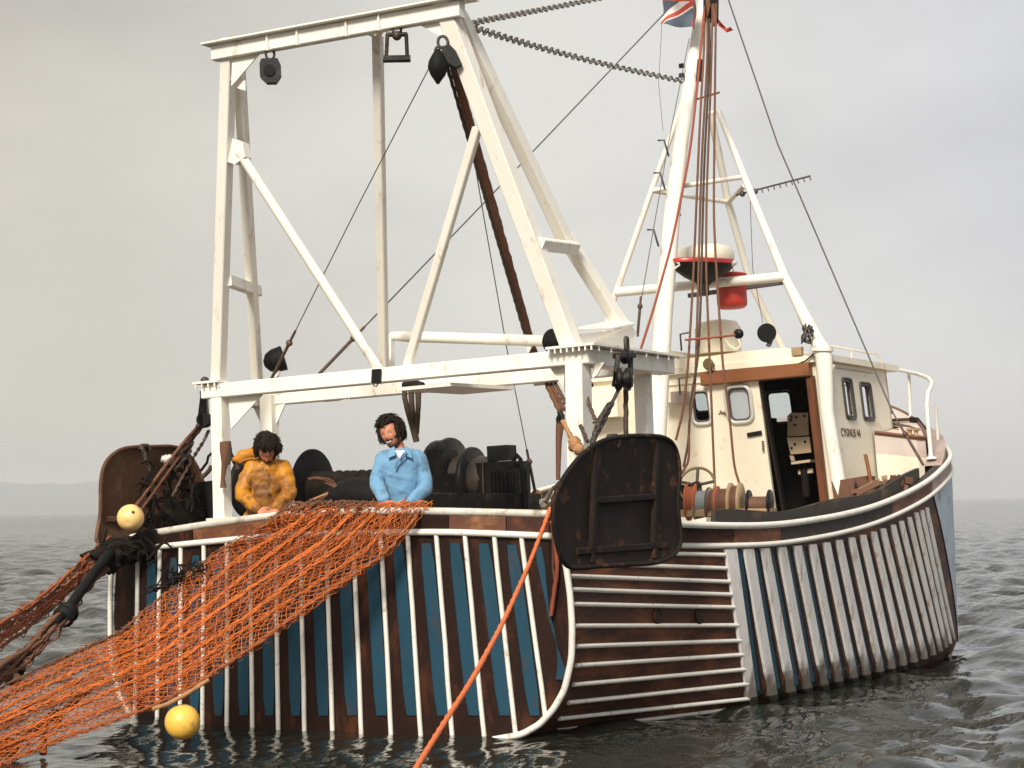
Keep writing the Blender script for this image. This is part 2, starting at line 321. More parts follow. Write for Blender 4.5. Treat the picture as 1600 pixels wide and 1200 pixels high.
# ================================================================== SETTING
def water():
    # sea surface: one sheet, fine where the camera is, reaching past the horizon
    va = math.atan2(view[0], view[1])
    a = np.concatenate([np.linspace(-.34, .34, 860), np.linspace(.34, 2*math.pi-.34, 140)[1:-1]]) + va
    r = np.concatenate([[0.5], np.geomspace(3.5, 230, 730), np.geomspace(230, 9500, 110)[1:]])
    A, Rr = np.meshgrid(a, r); X = CAM[0]+Rr*np.sin(A); Y = CAM[1]+Rr*np.cos(A)
    dr = np.gradient(r)[:, None]*np.ones_like(A); sp = np.maximum(dr, Rr*.68/860)
    Z = np.zeros_like(X); dX = np.zeros_like(X); dY = np.zeros_like(X)
    rg = np.random.default_rng(3); wind = math.radians(62)
    for k in range(130):
        lam = .24*(5/.24)**rg.random(); th = wind+rg.normal(0, .55 if lam > 2 else .8)
        amp = .0078*lam*math.exp(-(lam/2.7)**2)*(.6+.8*rg.random())
        kx, ky = 2*math.pi/lam*math.sin(th), 2*math.pi/lam*math.cos(th)
        ph = kx*X+ky*Y+rg.random()*7; w = (np.clip((lam/sp-2.0)/2, 0, 1)*amp).astype(np.float32)
        Z += w*np.sin(ph); dX -= .8*w*np.cos(ph)*math.sin(th); dY -= .8*w*np.cos(ph)*math.cos(th)
    # lee of the boat is calmer
    q = np.exp(-(((X+.3)/4.2)**2+((Y-3)/9)**2)**2); g = 1-.70*q
    Z *= g; X = X+dX*g; Y = Y+dY*g
    nr, nc = X.shape; vs = np.stack([X, Y, Z], -1).reshape(-1, 3)
    idx = np.arange(nr*nc).reshape(nr, nc); nx = np.roll(idx, -1, 1)
    fs = np.stack([idx[:-1], nx[:-1], nx[1:], idx[1:]], -1).reshape(-1, 4)[:, ::-1]
    me = bpy.data.meshes.new('sea'); me.vertices.add(len(vs)); me.vertices.foreach_set('co', vs.ravel())
    me.loops.add(fs.size); me.loops.foreach_set('vertex_index', fs.ravel()); me.polygons.add(len(fs))
    me.polygons.foreach_set('loop_start', np.arange(0, fs.size, 4)); me.polygons.foreach_set('loop_total', np.full(len(fs), 4))
    me.polygons.foreach_set('use_smooth', np.ones(len(fs), bool)); me.update(calc_edges=True)
    M = bpy.data.materials.new('sea_water'); M.use_nodes = True; t = M.node_tree; b = t.nodes['Principled BSDF']
    b.inputs['Base Color'].default_value = (.016, .017, .013, 1); b.inputs['Roughness'].default_value = .07; b.inputs['IOR'].default_value = 1.333
    co = nd(t, 'ShaderNodeTexCoord'); mp_ = nd(t, 'ShaderNodeMapping'); mp_.inputs['Rotation'].default_value = (0, 0, -wind+math.pi/2); mp_.inputs['Scale'].default_value = (1, .45, 1)
    t.links.new(co.outputs['Object'], mp_.inputs[0]); prev = None
    ds = nd(t, 'ShaderNodeVectorMath', operation='DISTANCE'); ds.inputs[1].default_value = (1.5, 2, 0); t.links.new(co.outputs['Object'], ds.inputs[0])
    lee = nd(t, 'ShaderNodeMapRange'); lee.inputs[1].default_value = 4; lee.inputs[2].default_value = 22; lee.inputs[3].default_value = .3; lee.inputs[4].default_value = 1
    t.links.new(ds.outputs['Value'], lee.inputs[0])
    for sc_, dist, st in ((2.8, .075, 1), (8, .012, 1), (.7, .27, 1)):
        n = nd(t, 'ShaderNodeTexNoise'); n.inputs['Scale'].default_value = sc_; n.inputs['Detail'].default_value = 5; n.inputs['Roughness'].default_value = .55
        t.links.new(mp_.outputs[0], n.inputs['Vector']); bp = nd(t, 'ShaderNodeBump'); bp.inputs['Distance'].default_value = dist; t.links.new(lee.outputs[0], bp.inputs['Strength'])
        t.links.new(n.outputs['Fac'], bp.inputs['Height'])
        if prev: t.links.new(prev, bp.inputs['Normal'])
        prev = bp.outputs[0]
    t.links.new(prev, b.inputs['Normal'])
    me.materials.append(M); o = bpy.data.objects.new('sea', me); COL.objects.link(o); o['kind'] = 'structure'
water()
def hill():
    mb = MB(); G = []
    va = math.atan2(view[0], view[1]); n = 90
    for i in range(7):
        row = []
        for j in range(n):
            a = va - .62 + .60*j/(n-1); R_ = 6500+i*200
            u = j/(n-1); env = max(0, min(1, (1-u)*3.2))**.8
            hh = (122+17*math.sin(u*9)+10*math.sin(u*23+1)+6*math.sin(u*57)+3*math.sin(u*131))*env*math.sin(math.pi*min(i, 3)/6)-2
            if i > 3: hh *= .8
            row.append((CAM[0]+R_*math.sin(a), CAM[1]+R_*math.cos(a), hh))
        G.append(row)
    mb.grid(G)
    M = mat('hill_green', (.07, .085, .06), .9, var=(.10, .10, .07), vscale=.01)
    o = mk('hills', mb, M, (0, 0, 0)); o['kind'] = 'structure'
hill()
HZ = MB()
def haze():
    mb = MB().box((0, 0, 84), (20400, 20400, 172), ch=0)
    M = bpy.data.materials.new('haze_air'); M.use_nodes = True; t = M.node_tree; t.nodes.clear()
    o_ = nd(t, 'ShaderNodeOutputMaterial'); v = nd(t, 'ShaderNodeVolumePrincipled')
    v.inputs['Color'].default_value = (.97, .98, 1, 1); v.inputs['Density'].default_value = .00026; v.inputs['Anisotropy'].default_value = .2
    t.links.new(v.outputs[0], o_.inputs['Volume'])
    o = mk('haze', mb, M, (0, 0, 0)); o['kind'] = 'stuff'
USE_HAZE = True
if USE_HAZE: haze()

# ================================================================== THE BOAT
KT = [(0.2, 2.05), (1.5, 2.33), (3, 2.52), (5, 2.62), (7, 2.63), (8, 2.55), (9, 2.33), (10.5, 1.75), (12, .95), (13.4, 0.05)]
KW = [(0.2, 2.1), (1.5, 2.2), (3, 2.36), (5, 2.47), (6.5, 2.52), (8, 2.46), (9, 2.27), (10.5, 1.62), (12, .72), (13.1, 0.0)]
SHE = [(0.2, 1.60), (1.6, 1.50), (3, 1.46), (4.2, 1.50), (5.2, 1.57), (6, 1.66), (7, 1.81), (8, 2.0), (9, 2.16), (11, 2.45), (13.4, 2.85)]
STN = [(-.45, .6), (-.3, 1.05), (-.15, 1.42), (-.05, 1.60), (.08, 1.84), (.3, 2.0), (.7, 2.085), (1.0, 2.09), (1.5, 2.03), (1.8, 1.99)]
def sheer(y): return herm(y, SHE)
def hx(y, z):                                   # half breadth of the hull
    zs = sheer(y); f = z/zs
    wl = herm(y, KW); tp = herm(y, KT)
    wall = wl+(tp-wl)*f if z >= 0 else wl*(1+.5*z)
    w = min(1, max(0, (y-.2)/2.6)); w = w*w*(3-2*w)
    return (1-w)*herm(z, STN)+w*wall
PW = 1.165
def yt(x): return .21*(x/2.15)**2               # transom crown in plan
def crown(x): return .12*(1-min(1, (x/2.1)**2))
def onhull(px, py, side=1):
    r = ray(px, py); prev = None
    for t in np.arange(12.5, 30, .07):
        p = OB+r*t
        if p[1] < .10 or p[1] > 13.3: prev = None; continue
        f = p[0]*side-hx(p[1], p[2])
        if prev is not None and prev > 0 >= f:
            a, b = t-.07, t
            for _ in range(16):
                c = (a+b)/2; q = OB+r*c
                if q[0]*side-hx(q[1], q[2]) > 0: a = c
                else: b = c
            return OB+r*b
        prev = f
    return None
def ontr(px, py, off=0.0):                      # on the transom, off = proud of it
    y = 0
    for _ in range(8): p = at(px, py, y=y-off); y = yt(p[0])
    return p
boat = T('fishing_boat', 'blue, white and brown striped stern trawler with white gantry, mast and open wheelhouse door', 'fishing boat', (0, 6, -.45))
B = boat.part
# ---- hull skin, both sides, and transom
mb = MB(); zs_ = [-.45, -.3, -.15, -.05, .08, .2, .35, .5, .7, .9, 1.1, 1.3]
for sd in (1, -1):
    G = []
    for i in range(60):
        u = i/59; row = []
        yy0 = .2+13.1*u
        for k in range(len(zs_)+2):
            zmax = sheer(yy0); z = zs_[k] if k < len(zs_) else 1.3+(zmax-1.3)*(k-len(zs_)+1)/2
            y = yy0
            if i == 0: y = yt(herm(z, STN))
            x = max(0.01, hx(max(y, .2), z))
            if sd < 0: x *= 1+(PW-1)*max(0, 1-yy0/3.5)
            if i == 0: y = yt(x)
            row.append((sd*x, y, z))
        G.append(row)
    mb.grid(G, 0)
G = []
for z in zs_+[1.45, 1.60]:
    S = herm(z, STN); fr = max(0, (z-.9)/.7)
    G.append([((S*u)*(PW if u < 0 else 1), yt(S*u*(PW if u < 0 else 1)), z+crown(S*u)*fr) for u in np.linspace(-1, 1, 33)])
mb.grid(G, 1)
hull = B('hull', mb, [HULLS, HULLB])
# inner bulwark, gunwale cap, deck
mb = MB()
for sd in (1, -1):
    O = [(sd*herm(y, KT), y, sheer(y)) for y in np.linspace(.25, 13.3, 70)]
    I = [(sd*max(.0, herm(y, KT)-.14), y, sheer(y)) for y in np.linspace(.25, 13.3, 70)]
    L = [(sd*max(0, abs(p[0])-.22), p[1], .96) for p in I]
    mb.grid([O, I], 0, False); mb.grid([I, L], 1)
us = np.concatenate([np.linspace(-1.12, 0, 17), np.linspace(0, 1, 17)[1:]])
mb.grid([[(2.07*u, yt(2.07*u), 1.60+crown(2.07*u)) for u in us], [(2.0*u, yt(2.07*u)+.14, 1.60+crown(2.07*u)) for u in us]], 0, False)
mb.grid([[(2.0*u, yt(2.07*u)+.14, 1.60+crown(2.07*u)) for u in us], [(2.0*u, yt(2.07*u)+.14, .9) for u in us]], 1)
B('gunwale_cap', mb, [DKPL, DKPL])
mb = MB(); mb.grid([[(-max(.02, herm(y, KT)-.3), y, .955) for y in np.linspace(.2, 10, 30)], [(max(.02, herm(y, KT)-.3), y, .955) for y in np.linspace(.2, 10, 30)]], 0, False)
B('deck', mb, DECKM)
# ---- transom mouldings
def pathpx(pts, fn, n=6):
    o = []
    for (a, b) in zip(pts[:-1], pts[1:]):
        for k in range(n): o.append(fn(a[0]+(b[0]-a[0])*k/n, a[1]+(b[1]-a[1])*k/n))
    o.append(fn(*pts[-1])); return [p for p in o if p is not None]
def smooth(P, it=2):
    P = [np.array(p) for p in P]
    for _ in range(it): P = [P[0]]+[(P[i-1]+2*P[i]+P[i+1])/4 for i in range(1, len(P)-1)]+[P[-1]]
    return P
tr = lambda px, py: ontr(px, py, .02)
ringpts = [(866, 838), (884, 880), (891, 930), (894, 980), (893, 1030), (882, 1078), (865, 1108), (843, 1132), (815, 1148), (770, 1156)]
mb = MB(); mb.tube(smooth(pathpx(ringpts, tr)), .026, 8); B('transom_moulding', mb, RAILW)
mb = MB(); mb.tube(smooth(pathpx([(175, 868), (172, 930), (172, 1000), (176, 1045), (186, 1085), (202, 1115), (224, 1138)], tr)), .022, 8); B('transom_moulding', mb, RAILW)
mb = MB(); mb.tube(smooth(pathpx([(176, 866), (215, 858), (300, 849), (420, 838), (530, 833), (700, 831), (868, 838)], lambda x, y: ontr(x, y, .022)), 3), .026, 8); B('transom_rail', mb, RAILW)
bt = [216, 250, 283, 319, 355, 391, 431, 469, 509, 552, 595, 637, 682, 726, 772, 815]
bb = [211, 245, 281, 316, 355, 395, 435, 477, 521, 566, 613, 660, 709, 758, 806, 852]
def rail_y(x): return float(np.interp(x, [175, 215, 300, 420, 530, 700, 866], [866, 858, 849, 838, 833, 831, 838]))
def bot_y(x): return float(np.interp(x, [172, 186, 202, 224, 260, 500, 700, 770, 815, 843, 865, 882], [1085, 1090, 1115, 1138, 1175, 1185, 1185, 1165, 1150, 1132, 1108, 1078]))
for i in range(16):
    x0, x1 = bt[i], bb[i]; y0 = rail_y(x0)+3; y1 = bot_y(x1)-2
    mb = MB(); mb.tube([ontr(x0+(x1-x0)*k/6+random.uniform(-.5, .5), y0+(y1-y0)*k/6, .013) for k in range(7)], .0195, 8); B('transom_batten', mb, RAILW)
    # painted blue strip, a thin sheathing board beside the batten
    if i < 15: xa0, xa1 = bt[i+1]-bt[i], bb[i+1]-bb[i]
    ys = rail_y(x0)+17; ye = min(1118, bot_y(x1)-24) if i < 15 else 1062
    l0, l1, r0_, r1_ = x0+xa0*.41, x1+xa1*.41, x0+xa0*.88, x1+xa1*.88
    if i == 15: l1 += 6; r0_, r1_ = x0+34, x1+18
    R1, R2 = [], []
    for k in range(9):
        f = k/8; yy = ys+(ye-ys)*f
        a, b = l0+(l1-l0)*f, r0_+(r1_-r0_)*f
        if i == 15 and f > .6: a += (f-.6)*26; b = min(b+8*f, 872)
        if k in (0, 8): a += 2.5; b -= 2.5
        R1.append((a, yy)); R2.append((b, yy))
    mb = MB()
    rows = [[ontr(*p, -.01) for p in R1], [ontr(p[0]+1, p[1], .012) for p in R1], [ontr(p[0]-1, p[1], .012) for p in R2], [ontr(*p, -.01) for p in R2]]
    mb.grid(rows, 0, False); B('blue_panel', mb, BLUEP)
# transom bulwark planks between the two rails
def plank_tr(x0, x1, mt):
    mb = MB(); top = lambda x: float(np.interp(x, [175, 230, 345, 530, 700, 866], [850, 836, 819, 801, 803, 807])); G = [[], [], [], []]
    for x in np.linspace(x0, x1, 8):
        a, b = top(x), rail_y(x)
        for q, (yy, of) in enumerate([(a, -.01), (a+1, .008), (b-1, .008), (b, -.01)]): G[q].append(ontr(x, yy, of))
    mb.grid(G, 0, False); B('bulwark_plank', mb, mt)
for x0, x1, mt in ((182, 300, HULLB), (302, 420, RUSTP), (422, 560, HULLS), (562, 700, HULLB), (702, 790, RUSTP), (792, 858, HULLS)): plank_tr(x0, x1, mt)
mb = MB(); mb.tube(smooth([ontr(x, y, .0) for x, y in zip(np.linspace(205, 862, 40), np.interp(np.linspace(205, 862, 40), [205, 230, 345, 440, 530, 620, 700, 862], [840, 834, 816, 804, 799, 798, 799, 803]))], 4), .030, 10, flat=1.0); B('gunwale_rail', mb, RAILG)
# ---- starboard quarter: horizontal half-round rubbing bars
qs = [((1040, 865), (1130, 867)), ((960, 882), (1133, 888)), ((884, 900), (1138, 909)), ((889, 921), (1141, 929)), ((891, 944), (1145, 949)), ((895, 978), (1151, 977)),
      ((898, 1010), (1155, 1001)), ((898, 1040), (1159, 1023)), ((894, 1070), (1162, 1046)), ((886, 1098), (1166, 1069)), ((872, 1123), (1168, 1092)), ((868, 1141), (1160, 1106))]
for (a, b) in qs:
    P = [onhull(a[0]+(b[0]-a[0])*k/26, a[1]+(b[1]-a[1])*k/26) for k in range(27)]; P = [p for p in P if p is not None]
    mb = MB(); mb.tube([p+V(.010, 0, 0) for p in P], .0175, 8); B('rubbing_bar', mb, RAILW)
for cx in (1027, 1093):                                            # scuppers
    p = onhull(cx, 963); mb = MB()
    mb.tube([p+V(.002, .06*math.cos(a), .065*math.sin(a)) for a in np.linspace(0, 2*math.pi, 15)[:-1]], .012, 6, closed=True)
    mb.lathe(p+V(-.03, 0, 0), (1, 0, 0), [(.055, 0), (.055, .034)], 14, 1); B('scupper', mb, [HULLB, HOLE])
# ---- starboard side: upright white slats and the blue boards beside them
st = [(1130, 858), (1159, 858), (1186, 857), (1213, 855), (1238, 853), (1262, 851), (1284, 848), (1304, 844), (1324, 840), (1342, 836), (1359, 831), (1374, 826), (1390, 820), (1403, 814), (1416, 808), (1427, 801), (1436, 797), (1444, 793)]
sb = [(1169, 1110), (1203, 1106), (1233, 1100), (1259, 1094), (1286, 1088), (1309, 1082), (1333, 1076), (1353, 1071), (1375, 1066), (1394, 1061), (1413, 1056), (1431, 1051), (1447, 1046), (1461, 1040), (1472, 1034), (1480, 1028), (1487, 1022), (1493, 1016)]
def hstrip(T0, B0, o0, o1, proud, n=9):
    """strip on the hull between two fore-and-aft offsets from a pixel line"""
    rows = [[], [], [], [], [], []]
    for k in range(n):
        f = k/(n-1); p = onhull(T0[0]+(B0[0]-T0[0])*f, T0[1]+(B0[1]-T0[1])*f)
        if p is None: continue
        a, b = p[1]+o0, p[1]+o1; z = p[2]; c = .008 if proud > .02 else .002
        for q, (yy, of) in enumerate([(a, -.02), (a, proud-c), (a+c, proud), (b-c, proud), (b, proud-c), (b, -.02)]): rows[q].append((hx(max(.2, yy), z)+of, yy, z))
    mb = MB()
    if len(rows[0]) < 2: return None
    mb.grid(rows, 0, False)
    e = [r[0] for r in rows]; mb.add(e, [tuple(range(6))]); e = [r[-1] for r in rows]; mb.add(e, [tuple(range(6))[::-1]])
    return mb
slats = []
for i in range(18):
    p = onhull(*st[i]); q = onhull(*st[min(i+1, 17)])
    spc = .31 if i == 0 else (.31-.1*(i/17)**1.5)
    w = spc*.53
    mb = hstrip(st[i], (sb[i][0]+2, sb[i][1]+14), 0, w, .022)
    if mb: B('side_slat', mb, SLATW)
    mb = hstrip((st[i][0], st[i][1]+4), (sb[i][0]+2, sb[i][1]+12), w+.006, spc-.004, .006)
    if mb: B('gap_board', mb, GAP)
    mb = hstrip((st[i][0], st[i][1]+4), (sb[i][0]+1, sb[i][1]+4), w+.008, w+spc*(.27 if i < 5 else .16), .010)
    if mb: B('blue_panel', mb, BLUEP)
mb = MB(); G = []
for u in np.linspace(0, 1, 22):
    row = []
    for f in np.linspace(.02, .905, 12):
        y = 7.24+(1-f)*1.75+(12.2-8.0)*u; row.append((hx(y, f*sheer(y))+.012, y, f*sheer(y)))
    G.append(row)
mb.grid(G); B('bow_plate', mb, BOWB)
# ---- rails of the starboard side and the planks between them
def railY(y0, y1, dz, r, off, n=60):
    return [V(herm(y, KT)+off if abs(dz) < .05 else hx(y, sheer(y)+dz)+off, y, sheer(y)+dz) for y in np.linspace(y0, y1, n)]
mb = MB(); mb.tube(railY(.25, 13.2, 0.0, .036, 0), .029, 10); B('gunwale_rail', mb, RAILW)
mb = MB(); mb.tube(railY(.3, 13.1, -.165, .03, .012), .024, 10); B('rubbing_strake', mb, RAILW)
mb = MB(); mb.tube([V(-p[0], p[1], p[2]) for p in railY(.25, 13.2, 0, .034, 0)], .034, 8); B('gunwale_rail', mb, RAILW)
for y0, y1, mt in ((.3, 2.46, HULLS), (2.47, 3.28, RUSTP), (3.29, 5.98, DKPL), (5.99, 7.35, RUSTP), (7.36, 10.5, MAUVE), (10.51, 13, MAUVE)):
    mb = MB(); G = []
    for y in np.linspace(y0, y1, 16):
        G.append([(hx(y, sheer(y)-.01)-.01, y, sheer(y)-.012), (hx(y, sheer(y)-.02)+.008, y, sheer(y)-.016), (hx(y, sheer(y)-.15)+.008, y, sheer(y)-.155), (hx(y, sheer(y)-.16)-.01, y, sheer(y)-.162)])
    mb.grid(G, 0, False); B('bulwark_plank', mb, mt)
for k, (y0, y1) in enumerate(((2.35, 4.3), (4.31, 6.0), (6.01, 7.3))):   # dark wash boards inboard of the rail
    mb = MB(); G = []
    for y in np.linspace(y0, y1, 14):
        x = herm(y, KT)-.13; z = sheer(y); h = .125+.02*math.sin(y*3)
        G.append([(x+.02, y, z-.02), (x+.02, y, z+h), (x-.02, y, z+h), (x-.02, y, z-.02)])
    mb.grid(G, 0, False); mb.add(G[0], [(0, 1, 2, 3)]); mb.add(G[-1], [(3, 2, 1, 0)]); B('wash_board', mb, DKPL)
# ---- raised foredeck with trunk and bow railing
def fplan(k):                                            # half plan of the raised foredeck: bulkhead, then inset hull line
    P = [(1.52, 8.88), (1.6, 8.92), (1.8, 8.99), (1.96, 9.06), (2.03, 9.16)]
    for y in np.linspace(9.35, 13.0, 16): P.append((max(.03, herm(y, KT)-.25), y))
    return P
plan = fplan(0); ztop = lambda x, y: 2.60-.055*x*x+.125*max(0, y-9.1)
G = [[(x, y-.1*f, 1.25+(ztop(x, y)-1.25)*f) for x, y in plan] for f in (0, .5, .8)]; G2 = [[(x, y-.1*f, 1.25+(ztop(x, y)-1.25)*f) for x, y in plan] for f in (.8, 1)]
mb = MB(); mb.grid(G, 0, False); mb.grid(G2, 1, False); mb.grid([[(-p[0], p[1], p[2]) for p in g] for g in G][::-1], 0, False)
for sd in (1, -1): mb.grid([[(sd*(1.53+(x-1.53)*u), y-.1, ztop(1.53+(x-1.53)*u, y)) for u in np.linspace(0, 1, 4)] for x, y in plan if y < 9.95 and x > 1.55], 1, True)
mb.grid([[(x*u, y-.1, ztop(x*u, y)) for u in np.linspace(-1, 1, 9)] for x, y in plan if y > 9.7], 1, True)
trunk = B('foredeck', mb, [HOUSE, PINK])
mb = MB(); mb.tube([(x*1.005, y-.105, ztop(x, y)) for x, y in plan], .022, 6); B('foredeck_trim', mb, WOODV, trunk)
for sd in (1, -1):
    mb = MB(); yy_ = np.linspace(8.2, 13.1, 26)
    mb.grid([[(sd*max(.02, herm(y, KT)-.05), y, sheer(y)-.02), (sd*max(.02, herm(y, KT)-.05), y, sheer(y)+.16*min(1, (y-8.2)/.8)), (sd*max(.02, herm(y, KT)-.24), y, sheer(y)+.16*min(1, (y-8.2)/.8)), (sd*max(.02, herm(y, KT)-.24), y, sheer(y)-.1)] for y in yy_], 0, False); B('bow_coaming', mb, MAUVE)
pts = [at(1455, 716, y=8.35), at(1451, 670, y=8.4), at(1446, 622, y=8.45), at(1449, 613, y=8.5), at(1456, 605, y=8.7), at(1458, 597, y=8.9), at(1452, 590, y=9.3), at(1440, 585, y=9.9), at(1412, 579, y=11), at(1385, 575, y=12.2), at(1372, 574, y=12.7), at(1366, 577, y=12.75), at(1364, 584, y=12.8)]
mb = MB(); mb.tube(smooth(pts, 1), .024, 8); mb.lathe(pts[0]-V(0, 0, .01), (0, 0, 1), [(.06, 0), (.06, .02), (.03, .03)], 12)
rl = B('bow_railing', mb, RAILW)
for (x0, y0, x1, y1, yy) in ((1466, 694, 1462, 632, 9.3), (1424, 690, 1420, 580, 10.8)):
    a, b = at(x0, y0, y=yy), at(x1, y1, y=yy); mb = MB(); mb.tube([a, b], .02, 8); mb.lathe(a, (0, 0, 1), [(.06, 0), (.06, .02), (.03, .03)], 12); B('stanchion', mb, RAILW, rl)

# ================================================================== GANTRY
YA = 1.1
def bar(name, p0, p1, w, h, side=None, mt=CREAM, ch=.008, **k):
    return B(name, MB().beam(p0, p1, w, h, side, ch=ch, **k), mt)
X_ = V(1, 0, 0); Y_ = V(0, 1, 0); Z_ = V(0, 0, 1)
# lower aft beam (top at 604..548, bottom 622..572)
a0 = at(322, 613, y=YA); a1 = at(926, 556, y=YA)
bar('gantry_beam', a0, a1, .125, .14, Z_)
# forward lower beam
YFp, YFs = 1.85, 2.3
f0 = at(360, 630, y=YFp); f1 = at(1005, 574, y=YFs)
bar('gantry_beam', f0, f1, .11, .12, Z_)
# fore and aft ties on both sides, with flanged top plates
pt0 = V(a0[0]+.1, YA, a0[2]); 
bar('gantry_beam', pt0+V(0, .07, .0), V(f0[0]+.3, YFp, f0[2]), .12, .13, X_)
st0 = at(905, 559, y=YA)
bar('gantry_beam', st0+V(.05, .07, 0), V(st0[0]+.08, YFs+.25, st0[2]-.0), .16, .14, X_)
def flange(x0, x1, y0, y1, z, th=.02, n=7):
    mb = MB().box(((x0+x1)/2, (y0+y1)/2, z), (x1-x0, y1-y0, th), ch=.004); o = B('flange_plate', mb, CREAM)
    mb = MB()
    for k in range(n):
        y = y0+(y1-y0)*(k+.5)/n; mb.box((x1-.012, y, z-.03), (.012, .014, .042), ch=0)
        x = x0+(x1-x0)*(k+.5)/n; mb.box((x, y0+.012, z-.028), (.012, .014, .038), ch=0)
    B('flange_rib', mb, CREAM, o, kind='stuff')
flange(a0[0]-.06, a0[0]+.22, YA-.12, YA+.2, a0[2]+.08, n=4)
flange(st0[0]-.22, st0[0]+.22, YA-.16, YFs+.35, st0[2]+.085, n=8)
# posts
pp0 = at(343, 616, y=YA); pp1 = at(347, 815, y=YA)
bar('gantry_post', pp0, pp1-V(0, 0, .75), .125, .125, X_)
B('foot_plate', MB().box(at(352, 808, y=YA)+V(.03, 0, -.02), (.3, .24, .03)), CREAM)
fp0 = at(420, 618, y=YFp); fp1 = at(421, 700, y=YFp)
bar('gantry_post', fp0, fp1-V(0, 0, 1.0), .135, .125, X_)
sp0 = at(903, 560, y=YA); sp1 = at(900, 700, y=YA)
bar('gantry_post', sp0, sp1-V(0, 0, 1.1), .155, .175, X_)
fs0 = at(1003, 560, y=YFs+.15); fs1 = at(1006, 690, y=YFs+.15)
bar('gantry_post', fs0, fs1-V(0, 0, 1.0), .12, .13, X_)
def gus(pts, y=None, x=None, th=.014, name='gusset_plate', d=None):
    P = [at(*p, y=y, x=x, d=d) for p in pts]
    nv = Y_ if y is not None else X_ if x is not None else None
    return B(name, MB().poly(P, th, nv), CREAM)
gus([(357, 620), (412, 615), (362, 670)], y=YA+.02)
gus([(392, 627), (408, 625), (408, 662)], y=YFp+.02); gus([(432, 625), (450, 622), (430, 668), (428, 665)], y=YFp+.02)
gus([(858, 572), (882, 568), (882, 612), (876, 598)], y=YA+.03)
gus([(928, 566), (945, 566), (934, 585), (926, 592)], y=YA+.05)
# hanging pad eye plates under the forward beam
def padeye(x0, x1, y0, y1, yy, holes=2):
    pts = [(x0, y0), (x1, y0-2), (x1-2, y1-3), (x0+3, y1)]
    o = gus(pts, y=yy, name='pad_eye'); mb = MB()
    for k in range(holes):
        c = at(x0+(x1-x0)*(k+.6)/holes, (y0+y1)/2-1, y=yy-.012); mb.lathe(c, Y_, [(.012, -.003), (.012, .02)], 10)
    B('eye_hole', mb, HOLE if yy < 2.2 else GREYL, o)
padeye(504, 548, 617, 628, YFp+.1, 3); padeye(832, 872, 586, 603, YFs-.05, 2)
# plate slung between the beams, amidships
P = [at(622, 601, y=YA+.02), at(705, 591, y=YA+.02)]
zpl = P[0][2]-.04
q = [V(P[0][0], YA, zpl), V(P[1][0], YA, zpl), V(P[1][0]+.1, 2.0, zpl), V(P[0][0]+.1, 2.0, zpl)]
B('net_plate', MB().poly(q, .03, Z_), CREAM)
# upper legs
tp = at(358, 60, y=.35); ts = at(690, 0, y=.35)
la0 = at(341, 600, y=YA); bar('gantry_leg', la0, tp, .105, .11, X_)
lf0 = at(402, 598, y=YFp); lft = at(373, 95, y=.5); bar('gantry_leg', lf0, lft, .085, .09, X_)
sa0 = at(897, 552, y=YA); bar('gantry_leg', sa0, at(690, -5, y=.35), .14, .135, X_)
sf0 = at(985, 530, y=YFs+.1); sfk = at(884, 372, y=1.75); sft = at(716, 20, y=.5)
bar('gantry_leg', sf0, sfk, .105, .115, X_); bar('gantry_leg', sfk+V(.01, .0, -.05), sft, .105, .11, X_)
bar('gantry_brace', at(355, 438, y=YA-.2), at(403, 455, y=YFp-.25), .08, .10, Y_)
bar('gantry_brace', at(842, 381, y=.85), at(898, 388, y=1.75), .08, .10, Y_)
# top beam: web and upper flange
tb0 = at(335, 84, y=.35); tb1 = at(722, 14, y=.35); ud = nrm(tb1-tb0)
bar('top_beam', tb0, tb1, .13, .09, Z_)
B('top_flange', MB().beam(tb0+V(-.06, 0, .075), tb1+V(.10, 0, .075), .22, .018, Y_, ch=.004), CREAM)
mb = MB()
for px in (430, 478, 555, 605): 
    f = (px-335)/387; c = tb0+(tb1-tb0)*f; mb.beam(c+V(0, -.055, -.072), c+V(0, -.055, .072), .016, .03, X_, ch=0)
B('web_stiffener', mb, CREAM, kind='stuff')
gus([(364, 78), (418, 70), (362, 135)], y=.37); gus([(630, 25), (690, 12), (698, 62)], y=.37)
gus([(357, 118), (384, 126), (384, 142), (372, 138)], y=.42)
# diagonal braces and the knuckle where the port one starts
B('knuckle', MB().poly([at(360, 214, y=.62), at(384, 224, y=.62), at(388, 246, y=.62), at(372, 258, y=.62), at(355, 252, y=.62)], .09, Y_), CREAM)
mb = MB(); mb.tube([at(374, 238, y=.6), at(594, 580, y=YA)], .043, 10); B('gantry_brace', mb, CREAM)
bar('gantry_brace', at(746, 200, y=.62), at(636, 575, y=YA+.02), .07, .07, X_)
# pale centre stanchion and the tube at its foot
ctop = at(590, 56, y=.62); cb = at(600, 590, y=2.0)
bar('gantry_post', ctop, cb, .078, .078, X_)
bar('gantry_brace', at(562, 44, y=.42), at(590, 58, y=.62), .03, .04); bar('gantry_brace', at(598, 40, y=.42), at(591, 58, y=.62), .05, .03)
t0, t1 = at(612, 525, y=2.2), at(862, 533, y=2.2)
mb = MB(); mb.tube([t0, t0+(t1-t0)*.1, t1], [.038, .05, .05], 12); B('cross_tube', mb, CREAM)
bar('gantry_brace', at(603, 528, y=2.2), at(604, 585, y=2.05), .14, .08, X_)
gus([(822, 540), (832, 540), (826, 552)], y=2.2)
